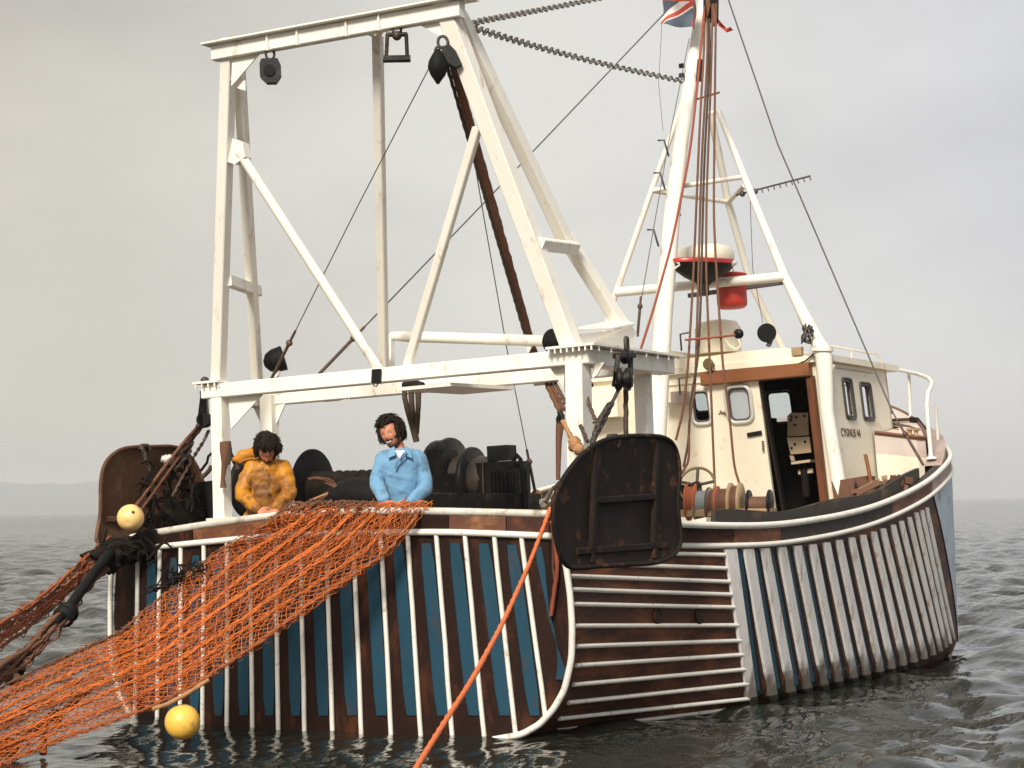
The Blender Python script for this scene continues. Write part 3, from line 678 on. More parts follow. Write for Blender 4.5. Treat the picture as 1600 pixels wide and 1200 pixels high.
# starboard shoulder box with its swept top plate
B('shoulder_plate', MB().poly([at(905, 522, y=1.3), at(960, 516, y=1.9), at(990, 506, y=2.35), at(985, 512, y=2.35), at(988, 545, y=2.35), at(905, 545, y=1.3)], .03, nrm(V(1, -.2, 0))), CREAM)
B('shoulder_lip', MB().poly([at(902, 516, y=1.2), at(955, 514, y=1.8), at(992, 506, y=2.35), at(968, 500, y=2.5), at(905, 512, y=1.5)], .016, Z_), CREAM)
# small junction box with a wire loop, on the aft beam
o = B('junction_box', MB().beam(at(589, 578, y=YA-.085), at(588, 598, y=YA-.085), .085, .05, X_, m=0), BLACK)
B('box_surround', MB().beam(at(590, 576, y=YA-.055), at(589, 600, y=YA-.055), .11, .03, X_), CREAM, o)
mb = MB(); mb.tube(smooth([at(x, y, y=YA-.09) for x, y in ((580, 596), (584, 604), (589, 606), (591, 599))], 1), .006, 5); B('wire_loop', mb, WIRE, o)

# ================================================================== WHEELHOUSE
RK = .19                                                     # rake: tops lean aft
def wp(x, v, z): return V(x, v-RK*(z-1.5), z)                # wheelhouse frame -> boat frame
YW = 7.72
WN = (0, 1, RK); WC = YW+RK*1.5
def onaft(px, py, off=0.): p = at(px, py, n=WN, c=WC-off); return p
XW = 1.5
def wall(fn, u0, u1, z0, z1, holes, th, nv):
    """panel with real openings: fn(u, z) -> point; split on the hole edges"""
    us = sorted({u0, u1, *[h[0] for h in holes], *[h[1] for h in holes]}); zz = sorted({z0, z1, *[h[2] for h in holes], *[h[3] for h in holes]})
    mb = MB(); nv = np.array(nv, float); idx = {}
    inh = lambda a, b, c, d: any(h[0]-1e-6 <= a and b <= h[1]+1e-6 and h[2]-1e-6 <= c and d <= h[3]+1e-6 for h in holes)
    cell = [[not inh(us[i], us[i+1], zz[j], zz[j+1]) for j in range(len(zz)-1)] for i in range(len(us)-1)]
    for i in range(len(us)-1):
        for j in range(len(zz)-1):
            if not cell[i][j]: continue
            q = [fn(us[i], zz[j]), fn(us[i+1], zz[j]), fn(us[i+1], zz[j+1]), fn(us[i], zz[j+1])]
            mb.add(q, [(0, 1, 2, 3)], 0); q2 = [p+nv*th for p in q]; mb.add(q2, [(3, 2, 1, 0)], 1)
            for (k, di, dj) in ((0, 0, -1), (1, 1, 0), (2, 0, 1), (3, -1, 0)):
                ii, jj = i+di, j+dj
                if not (0 <= ii < len(us)-1 and 0 <= jj < len(zz)-1) or not cell[ii][jj]:
                    a, b = q[k], q[(k+1) % 4]; mb.add([a, b, b+nv*th, a+nv*th], [(0, 3, 2, 1)], 0)
    return mb
ZR = 3.22; ZB = .96
def uz(px, py): p = onaft(px, py); return p[0], p[2]
wl0 = uz(1079, 612); wl1 = uz(1113, 660); dr0 = uz(1189, 592); dr1 = uz(1262, 800)
dx0 = uz(1205, 690)[0]-.06; dx1 = uz(1272, 690)[0]
lw = (wl0[0], wl1[0], wl1[1], wl0[1]); door = (dx0, dx1, ZB+.2, uz(1230, 580)[1])
sc0 = uz(1136, 607); sc1 = uz(1176, 658); backwin = (sc0[0]+.02, sc1[0]+.04, sc1[1], sc0[1])
aft = wall(lambda u, z: wp(u, YW, z), -XW, XW, ZB, ZR, [lw, door, backwin], .05, (0, 1, 0))
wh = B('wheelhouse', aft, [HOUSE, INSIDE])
YF = YW+2.0
# side window rectangles from the picture, on the plane x = XW
def sv(px, py): p = at(px, py, x=XW); return p[1]+RK*(p[2]-1.5), p[2]
s1a, s1b = sv(1315, 592), sv(1337, 654); s2a, s2b = sv(1341, 596), sv(1364, 656)
sh1 = (s1a[0], s1b[0]-.02, s1b[1], s1a[1]); sh2 = (s2a[0]+.03, s2b[0]+.02, s2b[1], s1a[1]-.02)
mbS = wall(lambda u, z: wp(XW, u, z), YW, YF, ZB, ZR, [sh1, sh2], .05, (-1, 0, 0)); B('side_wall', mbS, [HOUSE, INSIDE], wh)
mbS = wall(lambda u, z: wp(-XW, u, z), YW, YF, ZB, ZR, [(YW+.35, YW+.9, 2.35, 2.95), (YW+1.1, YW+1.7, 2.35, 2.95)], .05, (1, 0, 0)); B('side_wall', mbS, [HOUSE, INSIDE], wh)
def onf(px, py): p = at(px, py, n=WN, c=YF+RK*1.5); return p[0], p[2]
fw0 = onf(1196, 612); fw1 = onf(1240, 690); g0 = onf(1081, 612); g1 = onf(1117, 644); e0 = onf(1134, 612); e1 = onf(1180, 652)
fr = wall(lambda u, z: wp(u, YF, z), -XW, XW, ZB, ZR, [(g0[0], g1[0], g1[1], g0[1]), (fw0[0], fw1[0]+.05, fw1[1]+.22, fw0[1]), (.75, 1.3, 2.4, 2.95)], .05, (0, -1, 0))
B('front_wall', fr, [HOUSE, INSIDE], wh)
# roof: eaves slab plus the raised upper box with a sloped after end
mb = MB(); ev = [wp(-XW-.1, YW-.06, ZR), wp(XW+.07, YW-.06, ZR), wp(XW+.07, YF+.28, ZR), wp(-XW-.1, YF+.28, ZR)]
mb.poly([p+V(0, 0, .035) for p in ev], .07, Z_); B('roof', mb, HOUSE, wh)
prof = [(1040, 574), (1046, 562), (1110, 556), (1150, 550), (1222, 543), (1240, 546), (1262, 556), (1283, 564), (1292, 572)]
UP = [onaft(x, y, .02) for x, y in prof]; zb = ZR+.04
G = []
for k, yy in enumerate((0, .02, 1.5, 1.9)):
    s = (1, 1.0, 1.0, .9)[k]
    G.append([V(-.1+(p[0]+.1)*s, p[1]+yy+(0 if k else .03), p[2]-(.05 if k == 3 else 0)) for p in [UP[0]*1+V(-.02, 0, 0)]+UP])
base0 = [V(p[0], p[1], zb-.02) for p in G[1]]
mb = MB(); mb.grid([base0]+G[1:]+[[V(p[0], p[1], zb-.02) for p in G[3]]], 0, False); B('roof_box', mb, HOUSE, wh)
ux = UP[0][0]; mb = MB(); mb.box(wp((ux-XW)/2-.02, YW+.9, ZR+.17)+V(0, 0, 0), (XW+ux, 1.7, .26), ch=.05); B('roof_box', mb, HOUSE, wh)
# grab rail along the eaves
mb = MB(); pr = [wp(XW-.05, YW+.15, ZR+.07), wp(XW-.05, YW+.15, ZR+.19), wp(XW-.05, YF-.1, ZR+.19), wp(XW-.05, YF+.05, ZR+.07)]; mb.tube(pr, .012, 6); mb.tube([wp(XW-.05, YW+1, ZR+.07), wp(XW-.05, YW+1, ZR+.19)], .012, 6); B('grab_rail', mb, HOUSE, wh)
# window frames and panes
def rrect(u0, u1, z0, z1, r=.07, n=4):
    P = []
    for (cx, cz, a0_) in ((u1-r, z1-r, 0), (u0+r, z1-r, 90), (u0+r, z0+r, 180), (u1-r, z0+r, 270)):
        for k in range(n+1):
            a = math.radians(a0_+90*k/n); P.append((cx+r*math.cos(a), cz+r*math.sin(a)))
    return P
def window(fn, rect, nv, par=wh, glass=GLASS, fr=ALU, r=.07, off=.0, tr_=.026):
    nv = np.array(nv, float); P = rrect(rect[0]-.01, rect[1]+.01, rect[2]-.01, rect[3]+.01, r)
    mb = MB(); mb.tube([fn(u, z)-nv*(.012-off) for u, z in P], tr_, 6, closed=True); B('window_frame', mb, fr, par)
    mb = MB(); mb.tube([fn(u, z)-nv*(.004-off) for u, z in rrect(rect[0]+.018, rect[1]-.018, rect[2]+.018, rect[3]-.018, r*.8)], .014, 5, closed=True); B('window_seal', mb, RUBW, par)
    mb = MB(); Q = [fn(u, z)+nv*(.02+off) for u, z in rrect(rect[0], rect[1], rect[2], rect[3], .01, 1)]; mb.poly(Q, .006, nv); B('window_pane', mb, glass, par)
window(lambda u, z: wp(u, YW, z), lw, (0, 1, 0))
window(lambda u, z: wp(XW, u, z), sh1, (-1, 0, 0), r=.05, fr=RUBW, tr_=.013); window(lambda u, z: wp(XW, u, z), sh2, (-1, 0, 0), r=.05, fr=RUBW, tr_=.013)
window(lambda u, z: wp(u, YF, z), (fw0[0], fw1[0]+.05, fw1[1]+.22, fw0[1]), (0, -1, 0)); window(lambda u, z: wp(u, YF, z), (g0[0], g1[0], g1[1], g0[1]), (0, -1, 0)); window(lambda u, z: wp(u, YF, z), (.75, 1.3, 2.4, 2.95), (0, -1, 0))
# floor and a dark console inside
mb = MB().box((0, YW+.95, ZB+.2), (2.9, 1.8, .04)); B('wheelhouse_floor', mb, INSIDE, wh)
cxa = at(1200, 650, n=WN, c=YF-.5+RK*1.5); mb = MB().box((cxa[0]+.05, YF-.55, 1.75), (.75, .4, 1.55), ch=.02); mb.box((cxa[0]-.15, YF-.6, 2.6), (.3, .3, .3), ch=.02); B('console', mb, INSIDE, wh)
# sliding door leaf with its own window, handle and notice
dl = [onaft(1107, 597, .06), onaft(1188, 590, .06), onaft(1226, 800, .06), onaft(1131, 800, .06)]
duv0 = dl[0][0]; duv1 = dl[1][0]
L0 = min(dl[0][0], dl[3][0]); L1 = dx0+.03; dz1 = door[3]+.015
dmb = wall(lambda u, z: wp(u, YW-.075, z), L0, L1, ZB+.15, dz1, [backwin], .045, (0, 1, 0))
leaf = B('sliding_door', dmb, [HOUSE, HOUSE])
window(lambda u, z: wp(u, YW-.075, z), backwin, (0, 1, 0), leaf, SKYGL, r=.09)
hd = onaft(1168, 680, .085); hd2 = onaft(1190, 676, .085)
mb = MB().beam(hd, hd2, .03, .05, Y_); B('handle', mb, BLACK, leaf)
nz_ = onaft(1192, 690, .079); mb = MB()
for k in range(5): mb.box(nz_+V(0, 0, -.025*k+.0), (.03, .004, .016), ch=0)
B('notice', mb, TEXTM, leaf)
mb = MB()
rl_ = random.Random(2)
for k in range(9): mb.box(onaft(1124+k*1.8, 645+rl_.uniform(-2, 2), .08), (.012*rl_.uniform(.6, 1.6), .004, .03*rl_.uniform(.5, 1.3)), ch=0)
B('worn_lettering', mb, TEXTM, leaf)
# varnished lintel and jamb
mb = MB(); mb.beam(onaft(1097, 593, .10), onaft(1266, 577, .10), .145, .10, Z_, ch=.012); B('lintel', mb, WOOD, wh)
mb = MB(); mb.beam(onaft(1266, 588, .07), onaft(1290, 800, .07), .085, .09, X_, ch=.012); B('door_jamb', mb, WOODV, wh)
mb = MB(); mb.beam(onaft(1188, 590, .03), onaft(1226, 800, .03), .03, .09, X_, ch=.006); B('door_edge', mb, INSIDE, wh)
# corner trim by the jamb, drip moulding across the wall, vent box
mb = MB(); mb.beam(onaft(1278, 583, .03)+V(.05, 0, .03), onaft(1302, 578, .03)+V(0, 0, -.03), .17, .05, Z_); B('corner_trim', mb, HOUSE, wh)
mb = MB(); mb.tube([onaft(1040, 602, .01), onaft(1098, 597, .01)], .012, 6); B('drip_moulding', mb, HOUSE, wh)
o = B('vent_box', MB().box(onaft(1050, 621, .1), (.14, .2, .12), ch=.01), HOUSE, wh); B('vent_grille', MB().box(onaft(1063, 621, .13), (.15, .2, .13), ch=.01), DECKM, wh)
B('step', MB().box(onaft(1311, 757, .12), (.16, .1, .025)), HOUSE, wh)
o = B('electric_box', MB().box(onaft(945, 630, .1), (.4, .2, .34), ch=.015), HOUSE, wh)
# lettering on the starboard side
cu = bpy.data.curves.new('lettering', 'FONT'); cu.body = 'CYGNUS 44'; cu.size = .13; cu.extrude = .002
q0 = at(1315, 681, x=XW+.006)
to = bpy.data.objects.new('lettering', cu); COL.objects.link(to)
dg = bpy.context.evaluated_depsgraph_get(); tm = to.evaluated_get(dg).to_mesh()
lm = MB(); ay = nrm(V(0, 1, 0)); az = nrm(V(0, -RK, 1)); wscale = .62/max(1e-3, max(v.co.x for v in tm.vertices))
lm.add([q0+ay*v.co.x*wscale+az*v.co.y+X_*v.co.z for v in tm.vertices], [tuple(p.vertices) for p in tm.polygons]); bpy.data.objects.remove(to)
B('lettering', lm, TEXTM, wh)

# ================================================================== MAST
MY = 5.9
def onm(px, py): return at(px, py, x=0.0)
mpts = [onm(1020, 800), onm(1024, 690), onm(1036, 480), onm(1049, 330), onm(1064, 210), onm(1081, 110), onm(1100, 0), onm(1113, -90)]
mb = MB(); mb.tube(smooth(mpts, 1), [.112, .110, .102, .094, .086, .079, .072, .068], 16); mast = B('mast', mb, CREAM)
apex = onm(1104, 168)+V(0, .15, 0)
apx = onm(1066, 160)
pc = wp(-XW+.1, YW+.1, ZR); sc_ = at(1284, 545, n=WN, c=WC-.02)
mb = MB(); mb.tube([apx+V(-.02, .05, 0), at(1018, 298, y=7.35), at(960, 465, y=7.2), pc+V(0, -.0, .08)], [.03, .034, .038, .045], 8); B('mast_leg', mb, CREAM, mast)
s1 = at(1122, 172, y=7.5); s2 = at(1163, 276, y=7.45); s3 = at(1226, 432, y=7.4); s4 = at(1283, 545, y=7.3)
mb = MB(); mb.tube([s1, s2, s3, s4], [.035, .04, .05, .085], 10); B('mast_leg', mb, CREAM, mast)
mb = MB(); mb.tube([at(1282, 540, y=7.28), at(1287, 556, y=7.28), at(1292, 640, y=7.35), at(1318, 800, y=7.45)], [.10, .095, .075, .085], 12); mb.lathe(at(1284, 546, y=7.28), nrm(V(.1, 0, 1)), [(.125, -.02), (.125, .015)], 14); B('leg_socket', mb, CREAM, mast)
c1 = at(1110, 175, y=8.0); c2 = at(1138, 316, y=8.6); c3 = at(1172, 440, y=9.0)
mb = MB(); mb.tube([c1, c2, c3, c3+V(.25, .4, -.9)], .045, 8); B('mast_leg', mb, CREAM, mast)
A_ = at(1018, 298, y=7.35)
for p, q in ((A_, s2), (A_, c2), (s2+V(0, 0, -.1), c2)): mb = MB(); mb.tube([p, q], .028, 8); B('cross_tree', mb, CREAM, mast)
mb = MB(); mb.tube([at(962, 457, y=7.2), at(1226, 432, y=7.38)], .055, 10); B('cross_tree', mb, CREAM, mast)
mb = MB(); mb.beam(at(1076, 462, y=7.6), at(1226, 441, y=7.6), .05, .05); mb.beam(at(1228, 445, y=7.45), at(1262, 525, y=7.38), .03, .03); B('cable_tray', mb, WIRE, mast)
for (x, y, s) in ((1048, 232, 1), (1042, 283, 1), (1032, 372, 1), (1085, 155, 0), (1066, 325, 1), (1068, 535, -1), (1066, 604, -1)):
    p = at(x, y, x=0); mb = MB(); k = -1 if s >= 0 else 1
    mb.tube([p+V(.12*k, -.06, .10), p+V(.02*k, -.12, .08), p+V(-.02, -.02, -.09)] if s else [p+V(-.1, 0, -.02), p+V(.32, .0, .03)], .012, 6); B('mast_rung', mb, WIRE if s else ROPER, mast)
for yy in (103, 118):
    p = at(1076, yy, x=0)+V(-.06, -.06, 0); mb = MB().box(p, (.06, .05, .045), ch=.008); B('mast_lug', mb, BLACK, mast)

# ================================================================== THINGS ON AND ROUND THE BOAT
CHAINW = mat('chain_steel', (.16, .14, .12), .45, metal=.3, var=(.10, .085, .07), vscale=30)
def chain(name, label, pts, L, r, mt, group=None, wid=.62):
    P = [np.array(p, float) for p in pts]; sg = [np.linalg.norm(b-a) for a, b in zip(P[:-1], P[1:])]; tot = sum(sg)
    t = T(name, label, 'chain', P[-1], group)
    pitch = L-2.2*r; n = max(1, int(tot/pitch)); me = None
    hl, hw = L/2-r, L*wid/2-r
    ringp = [(hw*math.cos(a), 0, (hl-hw)*(1 if math.sin(a) >= 0 else -1)+hw*math.sin(a)) for a in np.linspace(0, 2*math.pi, 13)[:-1]]
    mb = MB().tube(ringp, r, 5, closed=True, upv=(0, 1, 0)); me = bpy.data.meshes.new('link'); me.from_pydata(mb.v, [], mb.f); me.materials.append(mt); me.polygons.foreach_set('use_smooth', [True]*len(mb.f))
    cum = np.concatenate([[0], np.cumsum(sg)])
    for i in range(n):
        s = (i+.5)*tot/n; k = min(len(sg)-1, int(np.searchsorted(cum, s))-1); f = (s-cum[k])/sg[k]
        p = P[k]+(P[k+1]-P[k])*f; d = nrm(P[k+1]-P[k]); u = nrm(np.cross(d, V(.3, .2, 1))); w = np.cross(d, u)
        a = (math.pi/2 if i % 2 else 0)+.5+random.uniform(-.15, .15); u2 = u*math.cos(a)+w*math.sin(a); w2 = np.cross(d, u2)
        M = Matrix(((u2[0], w2[0], d[0], p[0]), (u2[1], w2[1], d[1], p[1]), (u2[2], w2[2], d[2], p[2]), (0, 0, 0, 1)))
        t.inst('link', me, M)
    return t
def rope(name, label, pts, r, mt, lobes=3, cat='rope', group=None, it=2, n=None, sub=5):
    P = [np.array(p, float) for p in pts]; Q = []
    for a, b in zip(P[:-1], P[1:]): Q += [a+(b-a)*k/sub for k in range(sub)]
    Q.append(P[-1]); Q = smooth(Q, it)
    if lobes:                                       # laid rope: resample so the lay shows
        L = sum(np.linalg.norm(b-a) for a, b in zip(Q[:-1], Q[1:])); m_ = int(min(260, max(len(Q), L/(r*2.4))))
        cs = np.concatenate([[0], np.cumsum([np.linalg.norm(b-a) for a, b in zip(Q[:-1], Q[1:])])]); A = np.array(Q)
        s = np.linspace(0, cs[-1], m_); Q = [V(np.interp(x, cs, A[:, 0]), np.interp(x, cs, A[:, 1]), np.interp(x, cs, A[:, 2])) for x in s]
    mb = MB(); rr = [r*(1+random.uniform(-.06, .06)) for _ in Q] if lobes else r
    mb.tube(Q, rr, 9 if lobes else 6, lobes=lobes, twist=1.6/r*.55)
    return single(name, mb, mt, label, cat, group=group)
# ---- trawl doors
def trawl_door(outline, xp, label, mt, sgn, ribs, bars, base):
    t = T('trawl_door', label, 'trawl door', base, 'trawl doors hung either side of the stern')
    P = [at(x, y, x=xp) for x, y in outline]; Q = []
    for i in range(len(P)):
        a, b, c, d = P[i-1], P[i], P[(i+1) % len(P)], P[(i+2) % len(P)]
        for k in range(4):
            f = k/4; Q.append(.5*((2*b)+(c-a)*f+(2*a-5*b+4*c-d)*f*f+(3*b-a-3*c+d)*f**3))
    cy = np.mean([q[1] for q in Q]); cz = np.mean([q[2] for q in Q]); wz = max(q[2] for q in Q)-min(q[2] for q in Q)
    camb = lambda q: np.array(q)+V(-sgn*.16*(abs(q[2]-cz)/wz*2)**2*.0, 0, 0)
    # cambered plate as concentric rings
    G = []
    for s in (1, .93, .75, .5, .25, .02): G.append([V(xp-sgn*.035*(1-s*s), cy+(q[1]-cy)*s, cz+(q[2]-cz)*s) for q in Q])
    mb = MB(); mb.grid(G, 0, True, closed=True); G2 = [[p-V(sgn*.02, 0, 0) for p in g] for g in G][::-1]; mb.grid(G2, 0, True, closed=True); t.part('door_plate', mb, mt)
    mb = MB(); mb.tube(Q, .018, 8, closed=True); t.part('rim', mb, mt)
    for (x0, y0, x1, y1) in ribs:
        a, b = at(x0, y0, x=xp-sgn*.01), at(x1, y1, x=xp-sgn*.01); mb = MB().beam(a, b, .06, .04, Y_); t.part('rib', mb, mt)
    for (x0, y0, x1, y1) in bars:
        a, b = at(x0, y0, x=xp-sgn*.01), at(x1, y1, x=xp-sgn*.01); mb = MB().beam(a, b, .05, .04, Z_); t.part('cross_bar', mb, mt)
    return t
ro = [(966, 683), (1005, 681), (1038, 684), (1055, 700), (1062, 735), (1059, 790), (1064, 840), (1055, 864), (1030, 878), (985, 882), (930, 885), (893, 887), (876, 868), (866, 825), (866, 780), (882, 745), (908, 712), (935, 692)]
td = trawl_door(ro, 2.62, 'dark rusty trawl door hanging outside the starboard quarter below the white gantry', RUSTD, 1, [(930, 697, 924, 880), (1026, 690, 1020, 872)], [(930, 782, 1022, 776), (900, 862, 1040, 852)], at(960, 885, x=2.6))
mb = MB(); mb.tube([at(x, y, x=2.60) for x, y in ((948, 690), (952, 682), (962, 681), (966, 690), (963, 700))], .022, 6); td.part('lug', mb, CHAINB)
lo = [(206, 699), (240, 698), (270, 698), (290, 706), (308, 730), (320, 765), (324, 800), (318, 822), (285, 835), (235, 845), (185, 850), (154, 848), (152, 830), (157, 800), (158, 750), (166, 722), (184, 705)]
td2 = trawl_door(lo, -2.5, 'brown rusty trawl door hanging outside the port quarter behind a yellow float', RUSTL, 1, [(292, 712, 296, 830)], [(165, 812, 318, 806)], at(230, 848, x=-2.5))
mb = MB(); mb.tube([at(x, y, x=-2.47) for x, y in ((219, 703), (222, 696), (230, 696), (234, 704))], .02, 6); td2.part('lug', mb, CHAINB)
chain('door_chain', 'short black chain lying down the face of the port trawl door', [at(222, 699, x=-2.42), at(230, 725, x=-2.40), at(240, 748, x=-2.40)], .075, .013, CHAINB)
mb = MB().beam(at(322, 752, y=1.5), at(326, 815, y=1.5), .5, .02, X_); single('hatch_board', mb, RUBBER, 'black board standing on deck between the port trawl door and white post', 'board')
# ---- hanging blocks
def shackle(mb, c, r, th, ax): mb.tube([c+Z_*math.sin(a)*r+ax*math.cos(a)*r*.8 for a in np.linspace(0, 2*math.pi, 13)[:-1]], th, 6, closed=True, upv=np.cross(ax, Z_))
RX = nrm(H3.T@right)
def hblock(px, ys, yp, label, kind):
    top = at(px, ys[0], y=yp); t = T('hanging_block', label, 'block', at(px, ys[-1], y=yp), 'blocks hanging from the gantry')
    s = lambda a, b: abs(at(px, a, y=yp)[2]-at(px, b, y=yp)[2])
    mb = MB(); c = at(px, (ys[0]+ys[1])/2, y=yp); mb.tube([top+V(0, 0, .02), c, c+V(.01, 0, -.02)], .012, 6); c2 = at(px, ys[1]+7, y=yp); shackle(mb, c2, .045, .012, RX); t.part('shackle', mb, CHAINB)
    a, b = at(px, ys[2], y=yp), at(px, ys[3], y=yp)
    if kind == 'solid':
        mb = MB(); w = .085
        prof_ = [(-w*.8, 0), (w*.8, 0), (w, -.04), (w, -(a[2]-b[2])+.06), (w*.5, -(a[2]-b[2])), (-w*.4, -(a[2]-b[2])), (-w, -(a[2]-b[2])+.05), (-w, -.04)]
        mb.poly([a+RX*x+Z_*z for x, z in prof_], .09, nrm(np.cross(RX, Z_))); t.part('block_shell', mb, BLACK)
        mb = MB(); mb.lathe((a+b)/2-np.cross(RX, Z_)*.06, np.cross(RX, Z_), [(.05, 0), (.05, .12)], 14); t.part('sheave', mb, RUBBER)
    else:
        w = .085; mb = MB(); 
        for sx in (-1, 1): mb.beam(a+RX*w*sx*.9, b+RX*w*sx, .03, .05, RX)
        mb.beam(a-RX*w, a+RX*w, .03, .05, Z_); mb.beam(b-RX*w*1.2, b+RX*w*1.2, .05, .06, Z_); t.part('block_frame', mb, BLACK)
        mb = MB(); mb.lathe(b-RX*w*1.3, RX, [(.03, 0), (.03, w*2.6)], 10); t.part('pin', mb, CHAINB)
        mb = MB(); mb.ball(a+V(0, 0, -.01), .04, 10, 6); t.part('swivel', mb, CHAINB)
    return t
hblock(422, (66, 78, 93, 131), .35, 'solid black block hanging from the port end of the top beam', 'solid')
hblock(620, (33, 38, 54, 92), .35, 'open black block frame hanging mid way along the top beam', 'open')
# tackle block at the starboard top corner with a lemon shaped weight
t = T('tackle_block', 'black sheave block under the starboard top corner of the gantry, ropes running down', 'block', at(697, 120, y=.35))
mb = MB(); shackle(mb, at(692, 66, y=.35), .05, .013, RX); shackle(mb, at(686, 80, y=.33), .04, .011, RX); t.part('shackle', mb, CHAINB)
mb = MB(); c = at(700, 84, y=.38)
mb.poly([c+RX*x*.05+Z_*z*.05 for x, z in ((-1, 1), (.4, 1.2), (1.3, .2), (2.2, -2), (1.2, -2.4), (-.6, -1.4))], .10, nrm(np.cross(RX, Z_))); t.part('block_shell', mb, BLACK)
c = at(684, 102, y=.30); mb = MB(); mb.lathe(c+V(.01, 0, .13), (-.06, 0, -1), [(.015, 0), (.045, .04), (.075, .10), (.082, .15), (.06, .21), (.03, .25), (.012, .28)], 14); single('tackle_weight', mb, RUBBER, 'black lemon shaped weight hanging beside the tackle block', 'weight')
# fall of the tackle
def yl(px0, py0, yy0, px1, py1, yy1, n=5, sag=0):
    a, b = at(px0, py0, y=yy0), at(px1, py1, y=yy1); return [a+(b-a)*k/n-V(0, 0, sag*math.sin(math.pi*k/n)) for k in range(n+1)]
GT = 'brown tackle ropes running down inside the gantry'
rope('tackle_rope', 'thick brown tackle rope, rightmost of the bundle under the gantry corner', yl(706, 84, .4, 838, 560, 2.6), .026, ROPEB, group=GT)
rope('tackle_rope', 'dark tackle rope, leftmost of the bundle under the gantry corner', yl(694, 88, .4, 831, 560, 2.5), .014, ROPED, group=GT)
rope('tackle_rope', 'thin red brown tackle rope between the two outer ones', yl(700, 86, .4, 834, 560, 2.55), .016, ROPEB, group=GT)
for k, (x0, x1, y1) in enumerate(((853, 876, 645), (859, 882, 640), (866, 884, 630))):
    rope('tackle_rope', ('brown rope end spliced onto the hook beside the starboard aft post', 'middle of three brown ropes ending beside the starboard aft post', 'right hand of three brown ropes ending beside the starboard aft post')[k], yl(x0, 596, 2.3, x1, y1, 1.9), .016 if k else .024, ROPEB, group=GT)
t = T('hook', 'black hook and rod hanging left of the starboard aft post', 'hook', at(874, 745, y=.98)); mb = MB()
mb.tube([at(x, y, y=.98) for x, y in ((873, 643), (879, 650), (879, 662), (873, 665), (872, 655), (876, 646))], .02, 8); t.part('hook_eye', mb, BLACK); mb = MB(); mb.tube([at(875, 662, y=.98), at(873, 690, y=.98), at(872, 750, y=.98)], [.035, .026, .018], 8); t.part('rod', mb, ROPEB)
# ---- starboard door block, its wire, and slings
t = T('hanging_block', 'big open framed black sheave block hung by chain above the starboard trawl door', 'block', at(975, 612, x=2.15), 'blocks hanging from the gantry')
xb = 2.15; A = lambda x, y: at(x, y, x=xb)
QN = nrm(np.cross(RX, Z_))
mb = MB(); mb.beam(A(966, 556), A(960, 602), .042, .07, RX); mb.beam(A(985, 555), A(985, 604), .042, .07, RX); mb.beam(A(963, 556), A(988, 555), .045, .07, Z_); mb.ball(A(976, 558), .045, 12, 8, sc=(1, .8, 1.3)); t.part('block_frame', mb, BLACK)
mb = MB(); mb.lathe(A(961, 592), RX, [(.03, 0), (.085, .015), (.085, .05), (.05, .065), (.085, .085), (.085, .12), (.03, .135)], 18); t.part('sheave', mb, BLACK)
mb = MB(); mb.poly([A(959, 582), A(968, 579), A(973, 594), A(971, 609), A(963, 609), A(958, 600)], .08, QN); mb.poly([A(976, 582), A(986, 579), A(989, 600), A(985, 610), A(976, 611), A(972, 600)], .08, QN); t.part('block_cheek', mb, BLACK)
chain('block_chain', 'two big black links holding the starboard sheave block', [A(978, 519), A(979, 538), A(978, 556)], .14, .017, CHAINB)
rope('warp', 'dark wire warp dropping straight from the starboard block to its trawl door', [A(978, 600), A(978, 690)], .02, ROPED, cat='wire')
rope('door_wire', 'grey wire running from the starboard block down to the rusty shackles', [A(976, 588), A(965, 612), A(955, 632)], .016, WIRE, cat='wire', lobes=0)
chain('sling_chain', 'heavy black chain doubled between starboard block wire and trawl door', [A(956, 630), A(944, 655), A(933, 675), A(925, 692)], .085, .019, CHAINB)
chain('sling_chain', 'black chain lying close behind the doubled chain of the starboard door', [A(952, 632), A(938, 655), A(929, 680)], .085, .019, CHAINB)
chain('rust_chain', 'thin rusty chain hanging from the starboard aft post to the door shackles', [at(910, 580, y=YA+.1), at(914, 600, y=YA+.1), at(918, 625, y=YA), at(930, 655, y=YA-.1)], .06, .010, CHAINM)
t = T('hook', 'small black double hook hanging behind the starboard aft post', 'hook', at(915, 615, y=YA+.15)); mb = MB(); mb.poly([at(x, y, y=YA+.15) for x, y in ((911, 590), (914, 595), (918, 585), (926, 602), (924, 605), (917, 598), (914, 606), (909, 600))], .04, Y_); t.part('hook_plate', mb, BLACK)
mb = MB(); mb.tube([at(919, 592, y=YA+.2), at(921, 655, y=YA+.2), at(926, 661, y=YA+.2), at(932, 659, y=YA+.2)], .008, 6); t.part('hook_rod', mb, WIRE)
rope('lashing', 'tan rope lashing knotted at the foot of the starboard aft post', [at(879, 658, y=.9), at(892, 682, y=.8), at(900, 695, y=.75), at(908, 702, y=.7)], .018, ROPET)
rope('lashing', 'dark rope lashing right of the starboard aft post', [at(907, 665, y=.95), at(918, 690, y=.8)], .016, ROPED)
mb = MB(); mb.ball(at(898, 694, y=.75), .05, 14, 8, sc=(1.1, .9, 1.2), fn=lambda d: 1+.2*math.sin(9*d[0]+7*d[2])); mb.ball(at(904, 702, y=.72), .045, 12, 8, fn=lambda d: 1+.2*math.sin(8*d[1]+7*d[0])); single('rope_knot', mb, ROPET, 'tan rope knot above the upper left edge of the dark trawl door', 'knot')
